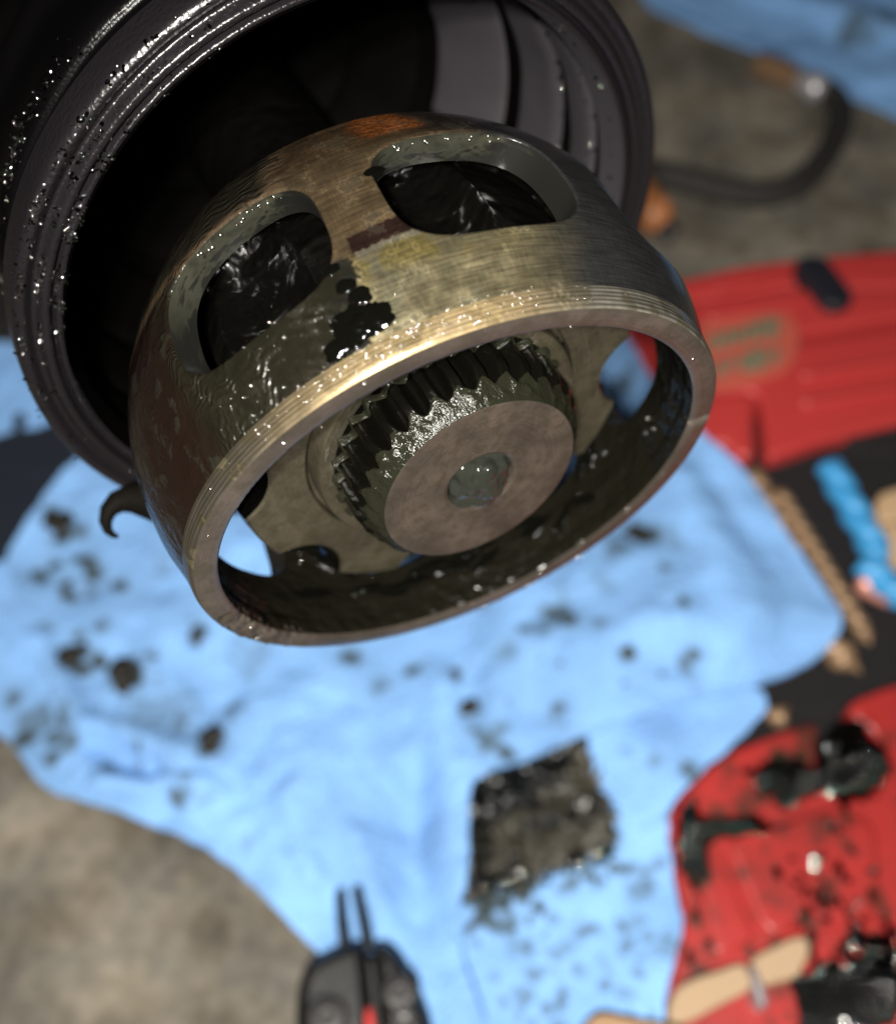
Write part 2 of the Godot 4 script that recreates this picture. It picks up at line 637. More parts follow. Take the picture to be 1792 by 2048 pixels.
	for s in [[117, 1043, 5.5, 1.0], [100, 1040, 3.0, 1.0], [74, 1144, 4.0, .85], [164, 1120, 3.4, .8], [128, 1164, 2.6, .9], [107, 1117, 2.0, .6], [181, 1137, 3.0, .75], [231, 1157, 3.2, .7], [131, 1187, 2.8, .8], [160, 1050, 2.5, .6], [144, 1312, 4.6, 1.0], [160, 1335, 3.0, .9],
		[191, 1315, 3.2, .85], [225, 1330, 3.0, .9], [248, 1349, 5.0, 1.0], [262, 1366, 3.6, 1.0], [201, 1251, 2.4, .4], [153, 1265, 1.8, .5], [396, 1265, 2.4, .95], [388, 1280, 2.0, .95], [423, 1480, 4.2, 1.0], [410, 1470, 2.5, .9], [176, 1170, 2.2, .4], [117, 1440, 3.4, .6], [128, 1480, 3.0, .5],
		[938, 1411, 3.0, 1.0], [832, 1335, 2.6, .75], [912, 1331, 2.2, .8], [1116, 1411, 3.0, .5], [1243, 1331, 2.0, .8], [1382, 1335, 2.0, .6], [1372, 1355, 2.2, .45], [1280, 1075, 4.0, .95], [1258, 1072, 3.0, .9], [1300, 1085, 3.0, .7], [1115, 1225, 4.2, .6], [1135, 1250, 3.0, .7], [1080, 1260, 2.2, .45], [1355, 1240, 2.2, .8],
		[985, 1480, 3.4, .55], [960, 1459, 2.6, .5], [1014, 1505, 3.0, .65], [1000, 1450, 2.2, .35], [700, 1308, 2.8, .7], [1230, 1110, 3.4, .35], [1340, 1090, 4.0, .2], [330, 1120, 3.0, .18], [300, 1420, 5.0, .22], [330, 1400, 6.0, .2], [360, 1590, 2.2, .6], [375, 1580, 1.6, .4], [366, 1450, 4.0, .35], [460, 1420, 4.0, .3],
		[500, 1300, 6.0, .18], [760, 1370, 3.0, .3], [1240, 770, 3.0, .45], [1252, 745, 2.2, .35], [1010, 1300, 3.0, .25], [1200, 1180, 3.0, .2], [1420, 1010, 5.0, .1]]:
		big.append([s[0], s[1], 0.006 if s[0] < 900 else 0.014, s[2] * (0.85 if s[3] > 0.6 else 1.1), s[3]])
	for k in 70:
		var u := rng.randf_range(40, 1400)
		var v := rng.randf_range(1080, 1560)
		if u < 480 or u > 850:
			big.append([u, v, 0.006, rng.randf_range(0.6, 1.8), rng.randf_range(0.12, 0.5)])
	tex = stain_shade_tex(-0.15, -0.30, 0.30, 1280, BLUE, big, 0.22, 90)
	mb = star_sheet([[150, 925], [290, 850], [600, 780], [1000, 600], [1190, 610], [1252, 680], [1305, 780], [1405, 888], [1470, 935], [1550, 1045], [1635, 1170], [1676, 1235], [1668, 1290], [1600, 1350], [1440, 1402], [1300, 1440], [1147, 1482], [1090, 1508], [1033, 1535], [965, 1562], [936, 1590], [938, 1680], [936, 1750], [922, 1810], [918, 1870], [935, 1960], [985, 2090], [880, 2110],
		[830, 2010], [700, 1960], [600, 1872], [535, 1800], [450, 1716], [330, 1658], [170, 1610], [112, 1578], [122, 1520], [126, 1450], [96, 1380], [46, 1235], [12, 1134], [22, 1092]], [740, 1420], func(u, v): return towel_height(u), 60, 420, 0.0012, 1, 0.0004)
	tag(put("shop_towel", mb.mesh(), cloth_mat(tex, -0.15, -0.30, 0.30)), "large pale blue shop towel spotted with black grease under the joint", "towel")
	# top right towel
	fold = func(q: Vector2, t: float) -> float: return 0.006 + wr.get_noise_2d(q.x, q.y) * 0.004 + 0.004 * exp(-pow((q.y + 0.43 - (q.x - 0.1) * 0.55) / 0.008, 2.0))
	tex = stain_shade_tex(-0.05, -0.7, 0.5, 512, BLUE, [[1720, 45, 0.01, 7.0, 0.45], [1780, 40, 0.01, 6.0, 0.45], [1750, 60, 0.01, 4.0, 0.3]], 0.1, 100)
	mb = star_sheet([[1270, -60], [1290, 10], [1380, 45], [1480, 80], [1560, 112], [1640, 150], [1740, 195], [1830, 240], [2100, 330], [2200, -100], [1800, -300], [1400, -200]], [1700, -20], func(u, v): return 0.008, 24, 200, 0.0012)
	tag(put("shop_towel", mb.mesh(), cloth_mat(tex, -0.05, -0.7, 0.5)), "blue shop towel at top right beyond the coiled hose", "towel")
	# clots of grease lying on the big towel
	for s in [[117, 1043, 3.6, 0.006], [248, 1349, 3.8, 0.006], [144, 1312, 3.0, 0.006], [423, 1480, 3.0, 0.006], [938, 1411, 2.0, 0.009], [1280, 1075, 3.0, 0.014], [394, 1268, 1.8, 0.006]]:
		var q := ground(s[0], s[1], s[3] + 0.002)
		var o := put("grease_clot", clot(s[2], rng.randi()), M.clot)
		o.position = q
		o.rotation.y = rng.randf() * TAU
		var where: String = {117: "leftmost black grease clot on the big towel, below the curled flap", 248: "largest black grease clot on the left part of the big towel", 144: "round black grease clot just left of the largest clot on the towel", 423: "lone black grease clot nearest the concrete on the big towel", 938: "small black grease clot above the grease soaked wad", 1280: "black grease clot at the right just under the cage rim", 394: "small black grease clot beside the lower left of the cage rim"}[s[0]]
		tag(o, where, "grease clot", "black grease clots on the big towel")
	wad()


func clot(r: float, sd: int, rough := 0.75, high := 0.45) -> ArrayMesh:
	var n := noise(0.35, sd, 3)
	var mb := MB.new()
	mb.grid(28, 12, func(i: int, j: int):
		var a := TAU * (i % 28) / 28.0
		var b := PI * 0.5 * j / 12.0
		var d := Vector3(cos(a) * sin(b), cos(b), sin(a) * sin(b))
		var k := 1.0 + n.get_noise_3dv(d * r * 1.4) * rough
		return Vector3(d.x * r * k * 1.15, d.y * r * high * k, d.z * r * k * 0.85))
	return mb.mesh(MM)


func glints(parent: Node3D, xs: Array, shade := 0.30) -> void:
	# thin mirror-metal facets added to make wet glints; xs are places, each with its own tilt
	var s := SphereMesh.new()
	s.radius = 1.0
	s.height = 2.0
	s.radial_segments = 14
	s.rings = 8
	var mm := MultiMesh.new()
	mm.transform_format = MultiMesh.TRANSFORM_3D
	mm.mesh = s
	mm.instance_count = xs.size()
	for i in xs.size():
		mm.set_instance_transform(i, xs[i])
	var o := MultiMeshInstance3D.new()
	o.name = "glint_bead"
	o.multimesh = mm
	o.material_override = mat(Color(shade, shade, shade * 0.97), 0.07, 1.0)
	parent.add_child(o, true)
	tag(o, "", "", "", "stuff")


func facet(at_m: Vector3, normal: Vector3, spread: float, r_mm: float, flat := 0.14) -> Transform3D:
	var n := (normal + Vector3(rng.randfn(), rng.randfn(), rng.randfn()) * spread).normalized()
	var side := n.cross(Vector3(0.3, 0.5, 0.81)).normalized()
	return Transform3D(Basis(side * r_mm * MM, n * r_mm * flat * MM, side.cross(n) * r_mm * MM * 1.5), at_m)


func wad() -> void:
	# lump soaked with grease and grit in the hollow between the towels
	var poly := outline([[880, 1540], [1000, 1480], [1110, 1440], [1165, 1470], [1195, 1570], [1238, 1668], [1190, 1695], [1120, 1715], [1070, 1745], [1035, 1800], [1010, 1770], [970, 1765], [935, 1790], [895, 1740]], 0.008, 2)
	var rag := noise(420.0, 8, 2)
	var fine_poly := PackedVector2Array()
	for i in poly.size():
		for k in 4:
			var q := poly[i].lerp(poly[(i + 1) % poly.size()], k / 4.0)
			fine_poly.append(q + Vector2(rag.get_noise_2d(q.x, q.y), rag.get_noise_2d(q.x + 3.0, q.y)) * 0.0035)
	poly = fine_poly
	var c := Vector2.ZERO
	for q in poly:
		c += q / poly.size()
	var n1 := noise(120.0, 5, 3)
	var wr0 := noise(18.0, 41, 3)
	var n2 := noise(700.0, 6, 2)
	fold = func(q: Vector2, t: float) -> float:
		var e := 1.0 - t * t * t
		return lerpf(0.004, 0.0135, smoothstep(-0.02, 0.065, q.x)) + 0.0003 + wr0.get_noise_2d(q.x, q.y) * 0.0022 + e * (0.0004 + n1.get_noise_2d(q.x, q.y) * 0.0024) + n2.get_noise_2d(q.x, q.y) * 0.0007 * minf(1.0, e * 4.0)
	var mb := mb_sheet(MB.new(), poly, c, 40, 0.003)
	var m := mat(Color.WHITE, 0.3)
	var dark := []  # upper spots paint in the shade below the towel flap
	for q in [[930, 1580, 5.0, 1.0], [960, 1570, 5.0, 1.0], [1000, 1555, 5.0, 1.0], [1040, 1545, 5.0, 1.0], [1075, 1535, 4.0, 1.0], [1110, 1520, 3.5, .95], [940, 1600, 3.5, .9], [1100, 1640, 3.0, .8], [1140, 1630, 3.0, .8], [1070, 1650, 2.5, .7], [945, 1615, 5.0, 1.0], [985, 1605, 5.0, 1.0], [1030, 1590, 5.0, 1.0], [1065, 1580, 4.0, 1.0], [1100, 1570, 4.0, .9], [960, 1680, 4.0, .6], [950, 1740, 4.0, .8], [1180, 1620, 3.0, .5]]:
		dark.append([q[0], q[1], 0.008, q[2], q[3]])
	m.albedo_texture = stain_shade_tex(0.0, -0.11, 0.06, 384, lin(0.044, 0.039, 0.028), dark, 0.35, 140, Color(0.025, 0.03, 0.035))
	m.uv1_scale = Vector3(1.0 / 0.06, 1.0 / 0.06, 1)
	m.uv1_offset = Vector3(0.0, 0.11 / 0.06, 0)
	m.heightmap_enabled = true
	m.heightmap_texture = M.cell
	m.heightmap_scale = 0.12
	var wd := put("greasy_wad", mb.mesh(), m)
	var xs := []
	for k in 1100:
		var u := rng.randf_range(945, 1225)
		var v := lerpf(1770, 1690, (u - 960) / 265.0) + rng.randfn() * 16.0 - absf(rng.randfn()) * 26.0
		xs.append(facet(ground(u, v, lerpf(0.0080, 0.0105, (u - 960) / 265.0)), Vector3.UP, 0.62, rng.randf_range(0.3, 0.8)))
	glints(wd, xs)
	tag(wd, "gritty dark wad soaked with grease, peeking out between two blue towels", "rag")


func floor_things() -> void:
	# black hose with a metal end, in a loop
	var t := thing("hose", "black hose looping over the concrete beside the top right towel", "hose")
	var pts := []
	var raw := [[1180, 335], [1260, 340], [1330, 350], [1400, 368], [1470, 385], [1540, 388], [1600, 365], [1645, 320], [1672, 270], [1682, 225], [1668, 195], [1640, 176]]
	for k in raw.size() - 1:
		for j in 6:
			var a := k - 1 if k > 0 else k
			var b := mini(k + 2, raw.size() - 1)
			var f := j / 6.0
			pts.append(Vector3(raw[k][0], raw[k][1], 0).cubic_interpolate(Vector3(raw[k + 1][0], raw[k + 1][1], 0), Vector3(raw[a][0], raw[a][1], 0), Vector3(raw[b][0], raw[b][1], 0), f))
	var w := []
	for q in pts:
		w.append(ground(q.x, q.y, 0.0042))
	var mb := MB.new()
	mb.tube(w, func(_k): return 0.0046, 14)
	put("tube", mb.mesh(), bumpy(mat(lin(0.018, 0.016, 0.014), 0.6), M.grain, 0.2, 10.0), t)
	mb = MB.new()
	var e0 := ground(1650, 182, 0.0045)
	var e1 := ground(1595, 160, 0.0045)
	mb.tube([e0, e0.lerp(e1, 0.2), e0.lerp(e1, 0.21), e0.lerp(e1, 0.55), e0.lerp(e1, 0.56), e1], func(k): return [0.0046, 0.0046, 0.0056, 0.0056, 0.0044, 0.0044][k], 12)
	put("metal_end", mb.mesh(), mat(lin(0.5, 0.48, 0.5), 0.42, 0.6), t)
	mb = MB.new()
	mb.tube([e1, ground(1560, 143, 0.0045), ground(1510, 128, 0.0045)], func(k): return [0.0042, 0.005, 0.005][k], 12)
	put("fitting", mb.mesh(), bumpy(mat(lin(0.20, 0.115, 0.06), 0.6, 0.3), M.grain, 0.3, 10.0), t)
	# orange plug
	t = thing("hand_tool", "short orange handled tool on the concrete, partly behind the boot", "hand tool")
	var a := ground(1255, 360, 0.007)
	var b := ground(1326, 452, 0.007)
	mb = MB.new()
	var path := []
	for k in 9:
		path.append(a.lerp(b, k / 8.0))
	mb.tube(path, func(k): return [0.006, 0.0068, 0.0062, 0.0068, 0.0068, 0.0064, 0.007, 0.0062, 0.003][k], 14)
	put("handle", mb.mesh(), mat(lin(0.40, 0.15, 0.055), 0.5), t)
	mb = MB.new()
	mb.tube([b, b.lerp(ground(1350, 480, 0.005), 0.8)], func(_k): return 0.0035, 10)
	put("dark_end", mb.mesh(), mat(lin(0.015, 0.012, 0.01), 0.5), t)  # dark stub at the tip of the orange handle
	# dark mat added at the far left to keep the background black
	mb = MB.new()
	mb.slab(outline([[-500, -500], [560, -500], [620, 200], [300, 640], [-500, 690]], 0.006, 2), 0.0005, 0.006, 0.002)
	tag(put("added_dark_mat", mb.mesh(), bumpy(mat(lin(0.005, 0.0035, 0.0035), 0.8), M.grain, 0.2, 10.0)), "added near black mat, keeping the floor dark at upper left behind the boot", "mat")


func pliers() -> void:
	var t := thing("circlip_pliers", "black circlip pliers with two thin tips at the bottom edge", "pliers")
	var steel := bumpy(mat(lin(0.0105, 0.010, 0.0098), 0.34, 0.2), M.grain, 0.06, 8.0)
	var h := 0.017
	var mb := MB.new()
	mb.slab(outline([[640, 1905], [690, 1885], [728, 1884], [736, 1925], [742, 1990], [750, 2060], [752, 2180], [600, 2180], [588, 2060], [590, 1985], [604, 1930]], h, 2), 0.003, h, 0.0028)
	put("jaw", mb.mesh(), steel, t)
	mb = MB.new()
	mb.slab(outline([[742, 1884], [770, 1880], [795, 1900], [822, 1945], [848, 2000], [868, 2060], [880, 2180], [764, 2180], [760, 2060], [752, 1990], [744, 1925]], h, 2), 0.003, h, 0.0028)
	put("jaw", mb.mesh(), steel, t)
	mb = MB.new()
	mb.slab(outline([[690, 1900], [770, 1895], [830, 2000], [840, 2180], [640, 2180], [640, 2000]], h, 2), 0.002, h - 0.005, 0.0015)
	put("pivot_plate", mb.mesh(), steel, t)
	var pin_mat := mat(lin(0.012, 0.011, 0.011), 0.4, 0.4)
	for q in [[[679, 1782], [683, 1840], [690, 1900]], [[712, 1776], [724, 1832], [738, 1900]]]:
		mb = MB.new()
		mb.tube([ground(q[0][0], q[0][1], 0.0125), ground(q[0][0] + 0.5, q[0][1] + 4, 0.0125), ground(q[1][0], q[1][1], 0.013), ground(q[2][0], q[2][1], 0.013)], func(k): return [0.0007, 0.0011, 0.0012, 0.0013][k], 12)
		put("tip", mb.mesh(), pin_mat, t)
	for q in [[655, 2035, 4.6], [800, 1985, 4.2], [808, 2022, 2.2]]:
		mb = MB.new()
		mb.lathe([Vector2(0, q[2]), Vector2(1.2, q[2] * 0.98), Vector2(1.8, q[2] * 0.8), Vector2(1.9, q[2] * 0.45), Vector2(1.2, q[2] * 0.4), Vector2(1.1, 0.0)], 32, 30.0)
		var o := put("rivet", mb.mesh(MM), mat(lin(0.05, 0.048, 0.048), 0.35, 0.7), t)
		o.transform = Transform3D(Basis(Vector3.RIGHT, -PI / 2), ground(q[0], q[1], h))
	mb = MB.new()
	mb.slab(outline([[728, 2022], [736, 2010], [746, 2014], [752, 2060], [754, 2180], [730, 2180]], h + 0.001, 2), h - 0.006, h + 0.0012, 0.001)
	put("grip", mb.mesh(), mat(lin(0.55, 0.05, 0.05), 0.4), t)


# ---------------------------------------------------------------- red case
func tool_case() -> void:
	var t := thing("tool_case", "open red plastic tool case with black tray and grease smears at right", "tool case")
	var red := bumpy(mat(lin(0.33, 0.024, 0.022), 0.45), M.fine, 0.12, 25.0)
	var black := bumpy(mat(lin(0.014, 0.011, 0.014), 0.75), M.grain, 0.5, 9.0)
	var H := 0.010
	var mb := MB.new()
	# shell under everything
	mb.slab(outline([[1150, 610], [1370, 560], [1640, 512], [2100, 470], [2200, 2300], [1250, 2300], [1300, 1900], [1290, 1500], [1350, 950]], 0.003, 1), 0.0004, 0.003, 0.001)
	put("base", mb.mesh(), black, t)
	# far rim in boards divided by grooves
	var far := [
		[[1150, 600], [1372, 556], [1480, 530], [1640, 510], [1900, 490], [2100, 478], [2100, 560], [1900, 575], [1568, 574], [1386, 600], [1150, 645]],
		[[1392, 608], [1560, 580], [1900, 583], [2100, 572], [2100, 610], [1792, 640], [1605, 672], [1405, 735], [1150, 800], [1150, 655]],
		[[1408, 742], [1605, 685], [1792, 655], [2100, 620], [2100, 780], [1792, 848], [1650, 880], [1562, 912], [1530, 918], [1525, 850], [1515, 780], [1418, 790], [1160, 850], [1150, 808]],
		[[1390, 795], [1512, 782], [1508, 850], [1512, 905], [1496, 917], [1470, 908], [1452, 888], [1432, 884], [1400, 896], [1200, 940], [1180, 860]],
	]
	var red_far_lit := bumpy(mat(lin(0.44, 0.038, 0.036), 0.42), M.fine, 0.12, 25.0)  # same red plastic, lightened to make up for the lamp's falloff
	for k in far.size():
		mb = MB.new()
		mb.slab(outline(far[k], H, 2), 0.001, H + [0.0, 0.0016, 0.0006, 0.0][k], 0.0018)
		put("rim_panel", mb.mesh(), red_far_lit, t)
	mb = MB.new()
	mb.slab(outline([[1578, 524], [1642, 508], [1716, 604], [1658, 626]], H + 0.004, 2), H - 0.003, H + 0.0055, 0.0012)
	put("latch", mb.mesh(), mat(lin(0.012, 0.012, 0.018), 0.5), t)
	for q in [[[1415, 632], [1600, 598], [1604, 610], [1418, 645]], [[1600, 745], [1900, 700], [1902, 712], [1604, 760]], [[1600, 800], [1900, 755], [1902, 768], [1604, 815]], [[1430, 575], [1570, 548], [1572, 556], [1432, 584]]]:
		mb = MB.new()
		mb.slab(outline(q, H + 0.002, 1), H - 0.003, H + 0.0030, 0.0012)
		put("rib", mb.mesh(), red_far_lit, t)
	# worn label with raised olive lettering, too blurred to read
	mb = MB.new()
	mb.slab(outline([[1340, 655], [1500, 625], [1575, 618], [1600, 650], [1598, 700], [1580, 740], [1480, 770], [1360, 790]], H + 0.0022, 3), H, H + 0.0021, 0.0006)
	var lab := put("label", mb.mesh(), mat(lin(0.44, 0.085, 0.058), 0.5), t)
	var olive := mat(lin(0.165, 0.150, 0.095), 0.6)
	for q in [[1432, 678, 20, 26], [1458, 671, 16, 30], [1479, 666, 14, 26], [1500, 660, 16, 30], [1523, 652, 18, 34], [1548, 650, 18, 38], [1440, 732, 16, 24], [1464, 722, 14, 22], [1496, 718, 22, 34], [1522, 712, 22, 40], [1552, 706, 14, 26]]:
		mb = MB.new()
		var x: float = q[0]
		var y: float = q[1]
		mb.slab(outline([[x - q[2] * 0.72, y - q[3] * 0.55], [x + q[2] * 0.62, y - q[3] * 0.68], [x + q[2] * 0.72, y + q[3] * 0.5], [x - q[2] * 0.62, y + q[3] * 0.66]], H + 0.004, 2), H, H + 0.0036, 0.0006)
		put("raised_letter", mb.mesh(), olive, lab)
	# tray
	mb = MB.new()
	mb.slab(outline([[1405, 930], [1500, 915], [1560, 918], [1660, 880], [2100, 770], [2150, 1330], [1792, 1372], [1700, 1402], [1560, 1466], [1400, 1530]], 0.005, 1), 0.0034, 0.005, 0.0008, func(p: Vector2): return 0.0)
	put("tray", mb.mesh(), black, t)
	mb = MB.new()
	mb.slab(outline([[1690, 862], [1720, 850], [2100, 770], [2100, 900], [1780, 905], [1700, 900]], 0.008, 2), 0.004, 0.008, 0.001)
	put("tray_step", mb.mesh(), black, t)
	# near half
	var near := [
		[[1690, 1404], [1792, 1366], [2150, 1290], [2250, 2330], [1330, 2330], [1326, 2040], [1345, 1930], [1372, 1850], [1340, 1700], [1336, 1618], [1440, 1510], [1560, 1462], [1630, 1440], [1640, 1470], [1628, 1540], [1660, 1590], [1710, 1596], [1762, 1570], [1772, 1510], [1745, 1460], [1705, 1440]],
		[[1442, 1672], [1560, 1648], [1650, 1612], [1750, 1640], [1760, 1840], [1640, 1868], [1590, 1858], [1530, 1880]],
		[[1660, 1890], [1780, 1866], [2200, 1820], [2250, 2300], [1650, 2300], [1640, 1980]],
		[[1388, 1690], [1430, 1678], [1520, 1886], [1480, 1902], [1420, 1922]],
	]
	var dirty := []
	for q in [[1380, 1700, 3.0, .9], [1400, 1760, 2.5, .8], [1440, 1640, 3.0, .6], [1480, 1620, 2.5, .7], [1530, 1560, 4.0, .9], [1560, 1540, 4.0, 1.0], [1500, 1590, 3.0, .6], [1600, 1520, 4.0, .8], [1650, 1770, 3.0, .5], [1690, 1700, 3.0, .45], [1700, 1860, 2.0, .8], [1750, 1800, 3.0, .5], [1740, 1930, 4.0, .9], [1775, 1955, 4.0, 1.0], [1610, 1840, 2.5, .8], [1390, 1940, 3.0, .7], [1395, 1840, 2.0, .8], [1420, 1890, 1.6, .8], [1570, 1660, 3.5, .35], [1640, 1660, 4.0, .4], [1690, 1640, 2.0, .7], [1560, 1960, 3.0, .4], [1650, 2000, 4.0, .6], [1720, 2030, 5.0, .5], [1680, 1900, 3.0, .4], [1500, 1760, 6.0, .15], [1560, 1800, 6.0, .15], [1780, 1480, 3.0, .3], [1440, 1530, 2.5, .3], [1600, 1470, 4.0, .6], [1640, 1480, 4.0, .8]]:
		dirty.append([q[0], q[1], 0.01, q[2], q[3]])
	for k in 70:
		dirty.append([rng.randf_range(1350, 1800), rng.randf_range(1480, 2050), 0.01, rng.randf_range(0.4, 1.6), rng.randf_range(0.2, 0.75)])
	var red_near := mat(Color.WHITE, 0.4)
	red_near.albedo_texture = stain_shade_tex(0.0, -0.28, 0.28, 896, lin(0.33, 0.024, 0.022), dirty, 0.35, 120)
	red_near.uv1_scale = Vector3(1.0 / 0.28, 1.0 / 0.28, 1)
	red_near.uv1_offset = Vector3(0.0, 0.28 / 0.28, 0)
	red_near.heightmap_enabled = true
	red_near.heightmap_texture = M.fine
	red_near.heightmap_scale = 0.01
	for k in near.size():
		mb = MB.new()
		mb.slab(outline(near[k], H, 2), 0.001, H + [0.0, 0.0012, 0.0016, 0.0007][k], 0.0014)
		put("near_panel", mb.mesh(), red_near, t)
	# tan card strips in the near half
	var tan_m := bumpy(mat(lin(0.42, 0.29, 0.18), 0.85), M.grain, 0.1, 12.0)
	for q in [[[1332, 2040], [1344, 1985], [1372, 1960], [1440, 1938], [1490, 1920], [1502, 1950], [1512, 1975], [1440, 2010], [1370, 2050]], [[1496, 1916], [1560, 1885], [1600, 1868], [1622, 1880], [1618, 1920], [1598, 1955], [1550, 1965], [1520, 1975], [1506, 1945]]]:
		mb = MB.new()
		mb.slab(outline(q, H + 0.004, 2), H - 0.006, H + 0.004, 0.001)
		put("card_strip", mb.mesh(), tan_m, t)
	mb = MB.new()
	mb.slab(outline([[1497, 1935], [1508, 1925], [1535, 1985], [1538, 2015], [1515, 2020]], H + 0.005, 2), H - 0.004, H + 0.0055, 0.001)
	put("clip", mb.mesh(), mat(lin(0.35, 0.32, 0.34), 0.4, 0.5), t)
	# grease puddles on the red
	var us := func(a: Array): return [(1677.0 + a[0] / 2.2) * 0.72345, (1900.0 + a[1] / 2.2) * 0.72345]
	for poly in [
		[[470, 850], [600, 760], [780, 810], [930, 740], [950, 800], [800, 880], [660, 920], [610, 990], [640, 1100], [630, 1170], [560, 1120], [510, 1000]],
		[[1000, 590], [1100, 500], [1240, 450], [1330, 560], [1330, 640], [1180, 670], [1120, 740], [1060, 740]],
		[[1100, 1760], [1200, 1700], [1290, 1880], [1420, 1930], [1500, 2000], [1640, 2060], [1600, 2160], [1150, 2160], [1190, 1950]],
		[[1210, 1500], [1250, 1440], [1285, 1500], [1275, 1620], [1225, 1660]],
		[[1570, 1250], [1610, 1190], [1645, 1270], [1610, 1325]],
		[[510, 1360], [550, 1330], [585, 1370], [560, 1410], [520, 1400]],
		[[600, 1520], [630, 1520], [655, 1570], [630, 1585]],
		[[1640, 1700], [1700, 1620], [1780, 1610], [1780, 1760], [1710, 1760]],
		[[1300, 790], [1360, 790], [1450, 870], [1430, 900], [1340, 850]],
		[[1560, 1080], [1640, 1110], [1680, 1140], [1600, 1140]],
		[[480, 1600], [530, 1590], [540, 1680], [490, 1690]],
	]:
		var pp := []
		for a in poly:
			pp.append(us.call(a))
		mb = MB.new()
		var nz := noise(300.0, 12, 2)
		mb.slab(outline(pp, H + 0.002, 3), H - 0.002, H + 0.0022, 0.0012, func(q: Vector2): return nz.get_noise_2d(q.x, q.y) * 0.0008)
		var o := put("grease_smear", mb.mesh(), M.grease, t)
		tag(o, "", "", "", "stuff")
	# round black cap sunk in the near half
	var cap := thing("socket", "round black greasy socket standing in the near half of the red case", "socket", Transform3D(Basis.IDENTITY, ground(1703, 1526, 0.0012)))
	mb = MB.new()
	mb.lathe([Vector2(0, 9.0), Vector2(7.4, 9.0), Vector2(8.4, 8.6), Vector2(8.8, 7.8), Vector2(8.4, 6.9), Vector2(7.4, 6.4), Vector2(5.5, 5.2), Vector2(2.0, 4.6), Vector2(2.0, 0.0)], 48, 40.0)
	var sock := put("body", mb.mesh(MM), M.lump, cap)
	sock.transform = Transform3D(Basis(Vector3.RIGHT, -PI / 2), Vector3.ZERO)
	var heap := put("grease_heap", clot(5.5, 5, 0.6, 0.4), M.lump, cap)
	heap.position = Vector3(0.0005, 0.0075, 0.001)
	var xs := []
	for q in [[1715, 1990, 80, 60, 1500], [1705, 1535, 50, 44, 900], [1385, 1690, 24, 70, 300], [1480, 1655, 50, 12, 120], [1560, 1560, 44, 36, 160], [1645, 1760, 70, 80, 40], [1750, 1900, 60, 60, 120]]:
		for k in q[4]:
			var hz: float = 0.0122 if q[0] == 1705 else 0.0134
			var o := ground(q[0] + rng.randfn() * q[2] * 0.5, q[1] + rng.randfn() * q[3] * 0.5, hz)
			xs.append(facet(o, Vector3.UP, 0.62, rng.randf_range(0.4, 1.1)))
	glints(t, xs)
	bits()


func twisted(a: Vector3, b: Vector3, r: float, pitch: float, lobes := 2) -> ArrayMesh:
	var l := a.distance_to(b)
	var d := (b - a).normalized()
	var s := d.cross(Vector3.UP).normalized()
	var up := s.cross(d)
	var mb := MB.new()
	var n := int(l / 0.0007)
	mb.grid(28, n, func(i: int, j: int):
		var z: float = l * j / n
		var an := TAU * (i % 28) / 28.0
		var k := 0.66 + 0.34 * pow(absf(cos((an - TAU * z / pitch) * lobes * 0.5)), 0.7)
		var tip := smoothstep(0.0, r * 1.6, l - z) * smoothstep(-r * 0.8, r * 0.3, z)
		return a + d * z + (s * cos(an) + up * sin(an)) * r * k * tip)
	return mb.mesh()


